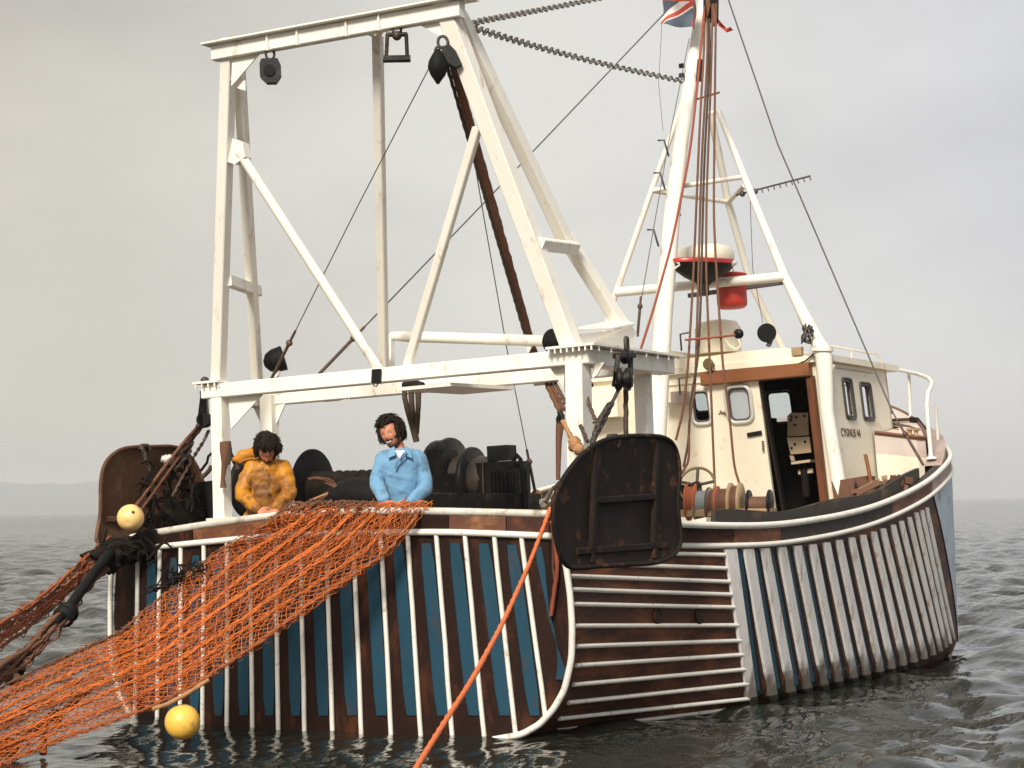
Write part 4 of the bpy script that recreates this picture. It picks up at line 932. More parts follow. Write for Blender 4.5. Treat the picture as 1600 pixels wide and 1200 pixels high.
# ---- port door block with chains
xp = -2.1; A = lambda x, y: at(x, y, x=xp)
t = T('hanging_block', 'black sheave block on the outside of the port aft post', 'block', A(318, 668), 'blocks hanging from the gantry')
mb = MB(); mb.poly([A(314, 622), A(324, 622), A(325, 640), A(326, 666), A(315, 669), (A(310, 655)), A(312, 638)], .11, nrm(np.cross(RX, Z_))); t.part('block_cheek', mb, BLACK)
mb = MB(); mb.lathe(A(319, 656)-np.cross(RX, Z_)*.1, np.cross(RX, Z_), [(.06, 0), (.07, .04), (.05, .08), (.07, .12), (.06, .16)], 16); t.part('sheave', mb, RUBBER)
mb = MB(); mb.tube([A(315, 624), A(314, 612), A(320, 611), A(321, 622)], .012, 6); mb.ball(A(320, 595), .04, 10, 6); mb.tube([A(320, 590), A(321, 612)], .02, 6); t.part('shackle', mb, CHAINB)
xd = -2.33; D = lambda x, y: at(x, y, x=xd)
rope('warp', 'upper of two rusty warps running from the port block past the yellow float', [A(312, 664), D(288, 690), D(255, 732), D(218, 783), D(204, 800)], .015, ROPEB, cat='wire')
rope('warp', 'lower of two rusty warps running from the port block past the yellow float', [A(315, 668), D(294, 694), D(262, 738), D(228, 786), D(212, 806)], .015, ROPEB, cat='wire')
chain('sling_chain', 'black chain lashed along the port warps just under the block', [A(310, 665), D(300, 682), D(288, 697), D(278, 712)], .08, .015, CHAINB)
chain('sling_chain', 'black chain bunched across the top of the port trawl door', [D(300, 690), D(292, 712), D(272, 735)], .08, .015, CHAINB)
chain('rust_chain', 'thin rusty chain hanging from the port aft post over its trawl door', [A(326, 673), A(318, 690), D(300, 718), D(285, 745), D(270, 775)], .06, .010, CHAINM)
rope('lashing', 'dark twisted lashing between the port trawl door and white post', [at(331, 729, y=1.2), at(324, 738, y=1.2), at(316, 746, y=1.2)], .02, ROPED)
mb = MB(); mb.ball(at(262, 718, x=-2.38), .05, 12, 8, sc=(1, 1.3, .8), fn=lambda d: 1+.3*math.sin(7*d[0]+5*d[2])); single('white_rag', mb, WHITER, 'scrap of white rag caught in the port door chains', 'rag')
# rusty lever and hook tied on the port aft post
t = T('lever', 'brown rusty lever lashed to the inside of the port aft post', 'lever', at(350, 762, y=1.0)); mb = MB()
mb.tube([at(x, y, y=1.0) for x, y in ((352, 690), (353, 703), (351, 725), (348, 748), (349, 762))], [.05, .055, .028, .018, .03], 8); t.part('lever_arm', mb, ROPEB)
mb = MB(); mb.tube([at(354, 692, y=1.0), at(359, 712, y=1.0), at(356, 726, y=1.0)], [.03, .03, .015], 8); mb.tube([at(358, 705, y=1.05), at(372, 733, y=1.1)], .02, 8); t.part('lever_hook', mb, ROPED)
# ---- long chains to the mast
cy0 = .5
chain('mast_chain', 'long steel chain from the gantry corner across to the mast', [at(734, 42, y=.7)]+[at(734+(1068-734)*f, 42+(127-42)*f+5*math.sin(math.pi*f), y=.7+(MY+1.2-.7)*f) for f in np.linspace(.06, 1, 12)], .105, .0068, CHAINW, wid=.72)
chain('upper_chain', 'steel chain climbing from the gantry corner to the very top of the mast', [at(733, 38, y=.7)]+[at(733+(1107-733)*f, 36+(-41-36)*f+3*math.sin(math.pi*f), y=.7+7.55*f) for f in np.linspace(.06, 1, 12)], .105, .0068, CHAINW, wid=.72)
# ---- standing wires
def stay(label, pts, r=.006, fit=None, mt=WIRE):
    t = T('stay', label, 'wire', pts[0], None); mb = MB(); mb.tube(pts, r, 5); t.part('wire', mb, mt)
    if fit:
        a, b = np.array(pts[0]), np.array(pts[1]); d = nrm(b-a); mb = MB(); mb.tube([a, a+d*fit*.7], .016, 6); mb.ball(a+d*fit*.75, .032, 8, 6); mb.tube([a+d*fit*.75, a+d*fit], .013, 6); t.part('turnbuckle', mb, CHAINM)
    return t
stay('wire stay running from the mid gantry beam up to the mast head', [at(499, 584, y=2.0), at(760, 313, y=4.3), at(1037, 22, y=7.2)], .0075, .75)
stay('thin wire stay from the port side of the gantry up to its starboard top corner', [at(424, 592, y=1.7), at(560, 320, y=1.1), at(688, 72, y=.5)], .005, .6)
stay('thin wire running down between the gantry legs to the deck fitting', [at(838, 778, y=3.6), at(792, 545, y=3.0), at(757, 345, y=2.2), at(735, 215, y=1.4), at(712, 60, y=.7)], .005, .5)
stay('forestay from the mast head down to the starboard bow rail', [at(1443, 727, y=8.15), at(1395, 645, y=8.2), at(1215, 225, y=8.1), at(1128, -30, y=8.0)], .009, .55)
stay('thin halyard from the flag down the port side of the mast', [at(1036, 205, y=7.6), at(1029, 130, y=7.6), at(1034, 40, y=7.6)], .003)
stay('thin signal line down the port side of the mast to a turnbuckle', [at(996, 526, y=6.6), at(1000, 480, y=6.6), at(1045, 220, y=7.0), at(1077, 60, y=7.3)], .005, .45)
stay('thin aerial lead beside the starboard mast leg', [at(1192, 505, y=7.6), at(1176, 420, y=7.6), at(1172, 310, y=7.5)], .004)
t = T('deck_fitting', 'brown rigging shackle and bent bar behind the gunwale left of the dark trawl door', 'fitting', at(838, 790, y=3.6)); mb = MB(); mb.ball(at(838, 776, y=3.6), .06, 10, 8, sc=(1, .8, 1.2)); mb.beam(at(822, 782, y=3.6), at(842, 778, y=3.6), .05, .06); t.part('shackle', mb, ROPET)
mb = MB(); mb.beam(at(822, 793, y=3.5), at(858, 780, y=3.4), .04, .05); mb.beam(at(848, 790, y=3.4), at(862, 768, y=3.2), .05, .03); t.part('bent_bar', mb, CREAM)
rope('rope_end', 'black rope end curving above the left edge of the dark trawl door', [at(876, 752, x=2.4), at(862, 765, x=2.4), at(853, 785, x=2.4)], .012, ROPED)
# ---- ropes hanging down the mast
ML = 'brown and red ropes hanging down the mast'
def mrope(label, pts, mt, r=.0125, y0=5.3): rope('mast_rope', label, [at(x, y, y=y0+1.9*max(0, (520-y)/520)) for x, y in pts], r, mt, group=ML, lobes=0)
mrope('leftmost brown mast rope, curving away behind the dark trawl door', [(1100, -20), (1101, 60), (1093, 200), (1084, 420), (1076, 560), (1068, 640), (1056, 688)], ROPEB)
mrope('brown mast rope ending in a loop left of the wheelhouse window', [(1104, -20), (1106, 80), (1096, 250), (1090, 480), (1086, 610), (1076, 660), (1077, 720), (1062, 745)], ROPEB)
mrope('dark brown mast rope passing over the left wheelhouse window', [(1108, -20), (1109, 90), (1100, 260), (1095, 470), (1091, 560), (1079, 625), (1076, 690), (1068, 730)], ROPED)
mrope('brown mast rope hanging straight down to the reels at the door', [(1114, -20), (1111, 120), (1104, 300), (1103, 420), (1110, 590), (1114, 690), (1117, 760), (1118, 805)], ROPEB)
mrope('rightmost brown mast rope, crossing the sliding door window', [(1119, -20), (1117, 150), (1115, 330), (1118, 400), (1129, 570), (1140, 650), (1147, 730), (1160, 770), (1166, 790)], ROPEB)
mrope('red rope slanting down from the mast head to the gantry shoulder', [(1100, 20), (1090, 130), (1078, 240), (1050, 380), (1022, 480), (1001, 546)], ROPER, .0145, 4.6)
rope('mast_rope', 'thin red rope tied across the mast ropes above the wheelhouse roof', [at(1070, 531, y=5.25), at(1110, 528, y=5.3), at(1152, 523, y=5.5)], .011, ROPER, group=ML)
mb = MB(); mb.lathe(at(1153, 522, y=5.5)-V(0, .03, 0), (.3, 1, .1), [(.02, 0), (.05, .01), (.05, .05), (.02, .06)], 12); single('line_reel', mb, BLACK, 'small dark reel on the end of the red rope over the roof', 'reel')
t = T('halyard_block', 'brown and black bundle of blocks at the mast head', 'block', at(1112, 40, y=7.2)); mb = MB()
mb.beam(at(1108, -30, y=7.2), at(1106, 32, y=7.2), .09, .09); mb.beam(at(1117, -30, y=7.2), at(1116, 36, y=7.2), .075, .08); t.part('block_shell', mb, BLACK); mb = MB(); mb.tube([at(1104, -20, y=7.15), at(1108, 30, y=7.1), at(1113, 8, y=7.1), at(1117, 40, y=7.1)], .03, 8); t.part('rope_turns', mb, ROPEB)
mb = MB(); mb.beam(at(1094, 93, y=7.0), at(1093, 127, y=7.0), .05, .05, w1=.08); single('mast_lamp', mb, BLACK, 'slim dark lamp fixed to the starboard side of the mast', 'lamp')
# ---- flag and pennant
def flag():
    t = T('flag', 'blue flag with red and white diagonal cross flying beside the mast head', 'flag', at(1088, 44, y=7.4))
    P00, P10, P01, P11 = at(1033, -40, y=7.4), at(1086, -36, y=7.4), at(1033, 40, y=7.4), at(1084, 43, y=7.4)
    mb = MB(); n, k = 70, 90
    def f(u, v): return P00*(1-u)*(1-v)+P10*u*(1-v)+P01*(1-u)*v+P11*u*v+V(.0, .05*math.sin(u*6+v*3)+.02*math.sin(v*11), .012*math.sin(u*9))
    for i in range(n):
        for j in range(k):
            u0, u1, v0, v1 = i/n, (i+1)/n, j/k, (j+1)/k; uc, vc = (u0+u1)/2, (v0+v1)/2
            # lower left arm of the diagonal cross: from the corner up to the middle
            d = (vc-.48)-(1-uc)*.49; d2 = (vc-.48)+(1-uc)*.49; cen = abs(uc-.98) < .07 or abs(vc-.47) < .045
            mt = 0
            if cen: mt = 1
            elif -.16 < d < -.035: mt = 2
            elif -.035 <= d < .055: mt = 1
            elif .055 <= d < .085: mt = 2
            elif abs(d2) < .05: mt = 1
            elif abs(d2) < .11: mt = 2
            mb.add([f(u0, v0), f(u1, v0), f(u1, v1), f(u0, v1)], [(0, 3, 2, 1)], mt, True)
    t.part('cloth', mb, [FLAGB, FLAGR, FLAGW]); mb = MB(); mb.tube([at(1087, -40, y=7.4), at(1084, 45, y=7.4)], .008, 5); t.part('hoist_line', mb, WIRE)
flag()
mb = MB(); q = [(1120, 28), (1128, 36), (1134, 44), (1143, 43), (1146, 47), (1134, 50), (1122, 40)]
mb.poly([at(x, y, y=7.2)+V(0, .03*math.sin(x*.4), 0) for x, y in q], .012, Y_); single('pennant', mb, FLAGR, 'small red pennant flying on the starboard side of the mast head', 'pennant')
# ---- aerial
t = T('aerial', 'thin comb aerial reaching to starboard from the mast leg', 'aerial', at(1152, 305, y=7.6)); a, b = at(1150, 305, y=7.6), at(1266, 275, y=7.6)
mb = MB(); mb.tube([a, b], .011, 6); mb.ball(at(1160, 303, y=7.6), .035, 8, 6); mb.ball(at(1180, 299, y=7.6), .035, 8, 6); t.part('boom', mb, WIRE)
for k in range(9): p = a+(b-a)*(.35+.64*k/8); mb = MB(); mb.tube([p, p+V(.03, -.05, -.055)], .007, 5); t.part('element', mb, WIRE)
# ---- red rimmed black dish, cream dome, red tub, radar, lights
t = T('net_sounder', 'black bowl with red rim and white chevron on the mast cross tube', 'sounder', at(1095, 440, y=7.1))
def prism_sections(secs, ax, n=28):
    G = []
    for (off, rx0, rx1, ry, z) in secs: pass
cN = at(1098, 420, y=7.0)
def bowl(z, xl, xr, d): # outline from blunt left to pointed right
    o = []
    for k in range(36):
        a = 2*math.pi*k/36; c, s = math.cos(a), math.sin(a)
        x = xr*c if c > 0 else xl*c; o.append(cN+RX*x+V(0, 1, 0)*(d*s*(1-.35*max(0, c)**2))+Z_*z)
    return o
mpp = 1/136.
G = [bowl(.10, .33, .36, .30), bowl(.085, .345, .375, .32), bowl(.05, .35, .36, .31)]
mb = MB(); mb.grid(G, 0, True, closed=True); mb.add(G[0], [tuple(range(36))]); t.part('rim', mb, REDT)
G = [bowl(.05, .335, .355, .30), bowl(-.02, .30, .30, .26), bowl(-.10, .20, .17, .18), bowl(-.16, .08, .08, .10), bowl(-.20, .05, .05, .06)]
mb = MB(); mb.grid(G, 0, True, closed=True); mb.add(G[-1], [tuple(range(36))[::-1]]); t.part('bowl', mb, BLACK)
mb = MB(); mb.tube([at(1050, 408, y=6.66), at(1061, 411, y=6.66), at(1062, 414, y=6.66), at(1051, 422, y=6.66)], .012, 6); t.part('chevron', mb, FLAGW)
mb = MB(); mb.lathe(cN+Z_*-.3, Z_, [(.06, 0), (.06, .13)], 12); t.part('bracket', mb, BLACK)
mb = MB(); mb.ball(cN+RX*.33+Z_*.06+V(0, 0, 0), .05, 12, 8, sc=(1.2, .9, .8)); t.part('rim_tip', mb, GREYL)
c = at(1102, 400, y=7.9); mb = MB(); mb.lathe(c, Z_, [(.30, -.12), (.335, -.08), (.34, .02), (.30, .08), (.2, .115), (.02, .13)], 28); single('radome', mb, DOME, 'cream radome standing behind the red rimmed black bowl', 'radar')
t = T('red_tub', 'translucent red plastic tub hanging under the mast cross tube', 'tub', at(1142, 484, y=7.5)); c = at(1143, 455, y=7.55)
r0 = .172; mb = MB(); mb.lathe(c, Z_, [(r0*.9, .20), (r0*.99, .17), (r0, .10), (r0, -.13), (r0*.97, -.17), (r0*.8, -.195), (.02, -.2)], 28); t.part('tub_body', mb, REDP); mb = MB(); mb.lathe(c, Z_, [(r0*1.0, .16), (r0*1.06, .17), (r0*1.06, .19), (r0*.5, .215), (.02, .22)], 28); t.part('tub_lid', mb, REDT)
mb = MB(); mb.tube([c+V(-.05, -.1, .2), c+V(-.03, -.08, .29), c+V(.05, -.06, .3), c+V(.06, -.05, .2)], .006, 5); t.part('tub_handle', mb, WIRE)
t = T('radar', 'cream drum shaped radar scanner on the wheelhouse roof behind the ropes', 'radar', at(1120, 553, y=8.0)); c = at(1122, 527, y=8.0)
mb = MB(); mb.lathe(c-V(0, 0, .06), Z_, [(.25, -.13), (.265, -.1), (.27, .16), (.23, .23), (.1, .26), (.02, .265)], 28); t.part('dome', mb, DOME); mb = MB().box(c-V(.12, 0, .24), (.4, .3, .1)); mb.box(c-V(-.16, 0, .23), (.12, .2, .12)); t.part('pedestal', mb, TAN)
mb = MB(); mb.tube([at(x, y, y=7.7) for x, y in ((1133, 530), (1140, 540), (1150, 546), (1158, 540), (1154, 530))], .014, 6); t.part('cable', mb, DOME)
def flood(label, c, dirv, r, dep, bracket, group=None):
    t = T('floodlight', label, 'floodlight', c-V(0, 0, r*1.35), group); d = nrm(dirv)
    mb = MB(); mb.lathe(c-d*dep*.5, d, [(r*.25, 0), (r*.72, dep*.18), (r*.96, dep*.5), (r, dep*.9), (r*1.03, dep), (r*.92, dep*1.02)], 24); t.part('lamp_shell', mb, RUBBER)
    mb = MB(); mb.tube([c+V(r*.5, 0, -r*.8), c+V(r*.3, 0, -r*1.3), c+V(-r*.2, 0, -r*1.35)], .014, 6); mb.tube([c+V(0, 0, -r*.9), c+V(.02, 0, -r*1.5)], .02, 6); t.part('bracket', mb, bracket); return t
GL = 'black floodlights on the gantry beam and roof'
flood('black floodlight facing aft on the wheelhouse roof', at(1199, 520, y=7.6), V(.25, -.9, -.1), .105, .12, WIRE, GL)
flood('black floodlight on the port end of the gantry beam', at(428, 564, y=1.75), V(.8, .5, .25), .115, .19, CREAM, GL)
flood('black floodlight on the starboard end of the gantry beam', at(872, 534, y=1.5), V(-.85, .4, .2), .10, .17, CREAM, GL)
t = T('horn', 'small brass horn on the roof edge above the varnished lintel', 'horn', onaft(1112, 582, .1)); c = onaft(1111, 569, .12); mb = MB(); mb.lathe(c+V(0, .06, 0), (-.1, -1, 0), [(.02, 0), (.03, .05), (.062, .10), (.066, .12), (.05, .125)], 18); t.part('horn_bell', mb, BRASS); mb = MB(); mb.tube([c+V(.0, .0, -.05), c+V(.02, .02, -.12), c+V(.12, .03, -.17)], .008, 5); t.part('horn_lead', mb, BLACK)
t = T('cable_tangle', 'tangle of grey cable around the starboard mast leg foot', 'cable', at(1262, 545, y=7.3)); mb = MB(); rr = random.Random(5); P = []
for k in range(60): a = k*.75; P.append(at(1262+7*math.cos(a)+rr.uniform(-3, 3), 521+13*math.sin(a*.83)+rr.uniform(-4, 4), y=7.22+.08*math.sin(a*1.3)))
mb.tube(P, .009, 5); t.part('cable', mb, WIRE); mb = MB(); mb.tube(smooth([at(x, y, y=7.3) for x, y in ((1276, 545), (1270, 556), (1258, 566), (1244, 570))], 1), .01, 5); t.part('cable', mb, BLACK)
for (x, y) in ((1246, 549), (1283, 560)): mb = MB().box(at(x, y, y=7.35), (.12, .06, .09)); t.part('junction', mb, TAN)
# ---- chair inside the doorway
cz_ = lambda x, y: at(x, y, n=WN, c=YW+.75+RK*1.5)
t = T('helm_chair', 'tan perforated board helm chair inside the wheelhouse doorway', 'chair', cz_(1255, 790)); mb = MB(); mb.poly([cz_(1231, 650), cz_(1236, 645), cz_(1262, 645), cz_(1264, 680), cz_(1231, 682)], .03, Y_); t.part('chair_back', mb, CHAIRM)
mb = MB(); mb.poly([cz_(1230, 684), cz_(1265, 682), cz_(1268, 707), cz_(1236, 710)], .03, Y_); t.part('chair_back', mb, CHAIRM)
for (x, y) in ((1238, 651), (1245, 652), (1258, 650), (1243, 664), (1243, 694), (1259, 690), (1238, 700), (1237, 656)): mb = MB(); mb.lathe(cz_(x, y)-V(0, .028, 0), Y_, [(.014, 0), (.014, .02)], 10); t.part('hole', mb, HOLE)
mb = MB(); mb.poly([cz_(1234, 712), cz_(1240, 712), cz_(1242, 720), cz_(1237, 720)], .03, Y_); mb.poly([cz_(1242, 722), cz_(1272, 718), cz_(1272, 722), cz_(1243, 726)], .25, Y_); t.part('chair_seat', mb, CHAIRM); mb = MB(); mb.tube([cz_(1256, 724), cz_(1260, 775)], .05, 8); t.part('pedestal', mb, INSIDE)
mb = MB().beam(cz_(1248, 738), cz_(1270, 735), .04, .06); single('footrest', mb, CHAIRM, 'small worn footrest bar low in the dark wheelhouse doorway', 'footrest')
# ---- deck gear by the starboard rail
YS = 4.4; S_ = lambda x, y, yy=YS: at(x, y, y=yy)
def drum(label, cx, cy, wpx, r, mt, ends=None, yy=YS, cat='reel', fl=1.18, axis=None, group='rope reels by the starboard rail'):
    ax = nrm(RX+V(0, -.35, 0)) if axis is None else axis
    c = S_(cx, cy, yy); w = wpx/150.; t = T('rope_reel', label, cat, c-V(0, 0, r*1.2), group); mb = MB(); pr = []; m_ = 9
    for k in range(m_*3): pr.append((r*(.93+.07*math.sin(k*2.2)), -w/2+w*k/(m_*3-1)))
    mb.lathe(c, ax, pr, 20); t.part('wound_line', mb, mt)
    for s in (-1, 1): mb = MB(); mb.lathe(c+ax*w/2*s-ax*.012, ax, [(r*.3, 0), (r*fl, .002), (r*fl, .02), (r*.3, .024)], 22); t.part('flange', mb, ends or mt)
    return t
drum('orange wound reel nearest the brass handwheel', 1083, 784, 13, .155, SPO, SPO)
drum('grey wound reel left of the brown mast rope', 1099, 788, 20, .135, SPG, SPG)
drum('dark wound reel under the brown mast rope', 1114, 790, 10, .15, SPB, CHAINM)
drum('orange edged reel between dark reel and tan reel', 1131, 786, 18, .14, SPB, SPO)
drum('tan flanged reel with dark face beside the door', 1150, 784, 14, .155, SPB, TAN)
drum('empty brown spool with black end at the foot of the sliding door', 1187, 789, 30, .085, SPB, BLACK, fl=1.7)
mb = MB(); mb.beam(S_(1072, 802), S_(1206, 800), .25, .07, Y_); single('reel_plank', mb, TAN, 'pale plank carrying the rope reels behind the starboard rail', 'plank')
mb = MB(); mb.poly([S_(1084, 813, 3.2), S_(1107, 808, 3.2), S_(1107, 816, 3.2), S_(1084, 817, 3.2)], .1, Y_); single('timber_offcut', mb, DOME, 'cream timber offcut lying on the starboard rail', 'timber')
t = T('handwheel', 'brass rimmed spoked handwheel left of the rope reels', 'handwheel', S_(1086, 790)); c = S_(1089, 758); u = RX; w = nrm(V(0, .25, 1))
mb = MB(); R_ = .172; mb.tube([c+u*R_*math.cos(a)+w*R_*math.sin(a) for a in np.linspace(0, 2*math.pi, 29)[:-1]], .014, 7, closed=True); t.part('wheel_rim', mb, BRASS)
for a in (math.radians(90), math.radians(12), math.radians(168), math.radians(250), math.radians(300)): mb = MB(); mb.tube([c, c+u*R_*math.cos(a)+w*R_*math.sin(a)], .017, 6); t.part('spoke', mb, CHAINB)
mb = MB(); mb.lathe(c-V(0, .04, 0), Y_, [(.035, 0), (.035, .08)], 12); mb.beam(c+V(0, .02, 0), c+V(.02, .02, -.45), .06, .06); t.part('hub_stand', mb, BLACK)
mb = MB(); mb.tube([S_(1068, 758), S_(1062, 775), S_(1070, 800)], [.03, .05, .05], 8); mb.tube([S_(1076, 758), S_(1075, 775), S_(1084, 800)], [.03, .035, .05], 8); mb.beam(S_(1060, 778), S_(1090, 772), .07, .07); single('valve_chest', mb, BLACK, 'black valve levers between the dark trawl door and the handwheel', 'valve')
# broken boxes and broom on the starboard deck forward
rr = random.Random(11); t = T('fish_box_pile', 'pile of broken brown fish box boards on deck under the white trunk', 'box pile', at(1370, 775, y=7.0))
for k in range(34):
    x = rr.uniform(1333, 1416); y = 779-8*rr.random()-(x-1333)*.27+rr.uniform(-5, 4); p = at(x, y, y=6.6+.8*rr.random()); d = nrm(V(rr.uniform(-1, 1), rr.uniform(-.6, .6), rr.uniform(-.25, .5)))
    mb = MB().beam(p-d*.13, p+d*.13, .07, .015, V(rr.random(), rr.random(), 1), ch=.003); t.part('board', mb, [RUSTP, SPB, RUSTP, ROPEB, TAN, SPB, DKPL][k % 7])
mb = MB(); mb.beam(at(1333, 748, y=7.5), at(1338, 780, y=7.5), .4, .3); mb.beam(at(1346, 754, y=7.3), at(1352, 780, y=7.3), .24, .2); t.part('box_end', mb, SPB)
mb = MB(); mb.tube([at(1352, 710, y=7.2), at(1356, 728, y=7.2), at(1364, 770, y=7.2)], .022, 8); single('broom_handle', mb, WOOD, 'orange brown broom handle leaning among the broken boxes', 'broom')
# foredeck gear
t = T('davit', 'dark hooded anchor davit on the foredeck beside the wheelhouse front', 'davit', at(1382, 672, y=9.7)); Y9 = 9.7
mb = MB(); mb.poly([at(x, y, y=Y9) for x, y in ((1371, 650), (1378, 643), (1390, 641), (1386, 650), (1387, 668), (1373, 671))], .28, Y_); t.part('davit_head', mb, BLACK); mb = MB(); mb.beam(at(1381, 650, y=Y9-.16), at(1381, 668, y=Y9-.16), .05, .04, RX); t.part('davit_slot', mb, WHITER)
t = T('anchor', 'dark anchor fluke lying on the foredeck near the railing', 'anchor', at(1434, 670, y=10.3)); mb = MB(); mb.poly([at(x, y, y=10.3) for x, y in ((1424, 652), (1432, 652), (1440, 662), (1447, 672), (1436, 670), (1424, 664))], .15, Y_); t.part('fluke', mb, RUSTD)
mb = MB(); mb.tube([at(1387, 657, y=9.9), at(1425, 655, y=10.3)], .02, 8); mb.tube([at(1387, 661, y=9.8), at(1420, 667, y=9.8), at(1440, 675, y=9.7)], .02, 8); t.part('shank', mb, RUSTL)
for k, (x, lab) in enumerate(((1394, 'tan double roller fairlead beside the dark davit'), (1427, 'tan double roller fairlead beside the anchor fluke'))):
    yy = 9.45-.35*k; y0 = 683; t = T('fairlead', lab, 'fairlead', at(x, y0, y=yy), 'roller fairleads on the foredeck'); mb = MB(); mb.beam(at(x-11, y0-1, y=yy), at(x+11, y0, y=yy), .1, .02, Y_); t.part('base_plate', mb, TAN)
    for q in (-5, 5): mb = MB(); mb.lathe(at(x+q, y0, y=yy), Z_, [(.04, 0), (.025, .03), (.025, .07), (.045, .1)], 12); t.part('roller', mb, TAN)
    mb = MB(); mb.beam(at(x-10, y0-12, y=yy), at(x+10, y0-11, y=yy), .09, .015, Y_); t.part('top_plate', mb, TAN)
# frayed white rope at the bow
rope('bow_rope', 'frayed white rope trailing down the starboard bow into the water', [at(x, y, y=yb)+V(.0, 0, 0) for x, y, yb in ((1447, 953, 7.55), (1456, 975, 7.8), (1470, 1000, 8.2), (1484, 1030, 8.6))], .022, WHITER)
# ---- winch and net drum
YN = 3.3; N_ = lambda x, y, yy=YN: at(x, y, y=yy)
t = T('winch', 'big black trawl winch on deck behind the man in blue', 'winch', N_(745, 840))
axn = nrm(RX+V(0, -.45, 0))
def nl(px, py, yy, prof, n=26, m_=BLACK, name='winch_drum', ax=axn): mb = MB(); mb.lathe(N_(px, py, yy), ax, prof, n); t.part(name, mb, m_)
nl(688, 742, 3.5, [(.05, -.06), (.33, -.05), (.34, -.03), (.34, .03), (.33, .05), (.05, .06)], name='drum_flange')
nl(704, 742, 3.6, [(.05, -.05), (.36, -.04), (.37, 0), (.36, .04), (.05, .05)], name='drum_flange')
nl(722, 750, 3.5, [(.22, -.12), (.24, -.05), (.22, .0), (.25, .06), (.22, .16)], m_=CHAINB)
nl(738, 748, 3.2, [(.05, -.03), (.30, -.025), (.305, 0), (.30, .03), (.05, .04)], name='drum_flange')
nl(752, 748, 3.2, [(.18, -.1), (.22, 0), (.20, .12), (.12, .2)], m_=CHAINB)
mb = MB(); mb.box(N_(712, 775, 3.3), (.75, .5, .42), ch=.03); mb.box(N_(690, 728, 3.35)+V(0, 0, 0), (.22, .35, .30), ch=.05); t.part('gear_case', mb, BLACK)
mb = MB(); mb.box(N_(786, 752, 3.2), (.42, .4, .36), ch=.05); mb.box(N_(784, 708, 3.2), (.22, .2, .14), ch=.012)
for k in range(5): mb.box(N_(774+k*5.2, 701, 3.12), (.02, .02, .03), ch=0)
t.part('motor', mb, BLACK)
for k in range(8): mb = MB(); mb.box(N_(768+k*6, 766, 2.98), (.012, .02, .34), ch=.003); t.part('cooling_fin', mb, RUBBER)
for x in (762, 800): mb = MB(); mb.beam(N_(x, 735, 3.05), N_(x+3, 800, 3.05), .05, .07, RX); t.part('winch_leg', mb, BLACK)
mb = MB(); mb.tube(smooth([N_(x, y, 3.1) for x, y in ((800, 740), (801, 714), (808, 708), (815, 714), (815, 735), (819, 770), (820, 800))], 1), .022, 8); t.part('hose', mb, RUBBER); mb = MB(); mb.tube(smooth([N_(x, y, 3.15) for x, y in ((804, 742), (806, 726), (816, 722), (822, 732), (821, 760), (823, 800))], 1), .02, 8); t.part('hose', mb, RUBBER)
mb = MB(); mb.beam(N_(754, 720, 2.98), N_(756, 790, 2.98), .012, .012); t.part('rust_streak_pipe', mb, CHAINM)
mb = MB(); mb.beam(N_(670, 790, 3.2), N_(825, 792, 3.2), .5, .25, Y_); t.part('bed_plate', mb, BLACK)
t = T('net_drum', 'black net drum with a tall round flange between the two men', 'net drum', at(495, 850, y=2.6)); c = at(489, 755, y=2.6); ax = nrm(RX+V(0, -.5, 0)); mb = MB(); mb.lathe(c, ax, [(.05, -.03), (.315, -.028), (.33, -.01), (.33, .012), (.315, .028), (.05, .03)], 40); t.part('drum_flange', mb, RUBBER)
mb = MB(); pr = [(.18+.02*math.sin(k*1.7), .02+.72*k/30) for k in range(31)]; mb.lathe(c-V(0, 0, .08), ax, pr, 22); t.part('wound_net', mb, NETK); mb = MB(); mb.lathe(c-ax*.75-V(0, 0, .02), ax, [(.05, -.03), (.315, -.028), (.33, 0), (.315, .028), (.05, .03)], 36); t.part('drum_flange', mb, RUBBER)
mb = MB(); mb.tube([at(485, 782, y=1.9), at(520, 768, y=1.9), at(533, 765, y=1.9)], [.011, .013, .015], 8); single('tan_pole', mb, ROPET, 'tan pole end sticking out in front of the net drum', 'pole')
t = T('twine', 'wisps of brown twine sprung loose in front of the net drum', 'twine', at(530, 768, y=1.9))
for k in range(5):
    rr = random.Random(k); P = [at(530, 766, y=1.9), at(520-4*k, 752-3*rr.random(), y=1.9), at(500-6*k+8*rr.random(), 744+6*rr.random(), y=1.85), at(492-3*k, 746+6*rr.random(), y=1.85)]
    mb = MB(); mb.tube(smooth([P[0], (P[0]+P[1])/2, P[1], (P[1]+P[2])/2, P[2], P[3]], 1), .006, 5); t.part('strand', mb, NETB)
mb = MB(); P = [at(x, y, y=2.0) for x, y in ((505, 786), (530, 776), (550, 770), (575, 774), (600, 778), (640, 786))]; mb.tube(smooth(P, 1), [.08, .13, .16, .16, .16, .14], 14); single('hose_bundle', mb, RUBBER, 'thick black hose bundle on deck between the two men', 'hose')
t = T('net_sling', 'black rubber sling doubled over and hanging from the mid gantry plate', 'sling', at(650, 690, y=1.6)); mb = MB()
for (pts, r) in ((((632, 603), (631, 622), (636, 640), (644, 665), (650, 690)), .024), (((642, 604), (643, 630), (645, 660), (651, 690)), .026), (((652, 604), (653, 625), (654, 650), (651, 678)), .022), (((655, 606), (655, 640), (652, 660)), .02)):
    mb = MB(); mb.tube(smooth([at(x, y, y=1.6) for x, y in pts], 1), r, 8); t.part('strop', mb, ROPED)
mb = MB(); mb.tube([at(632, 604, y=1.6), at(645, 600, y=1.6), at(660, 605, y=1.6)], .045, 8); t.part('sling_head', mb, BLACK)

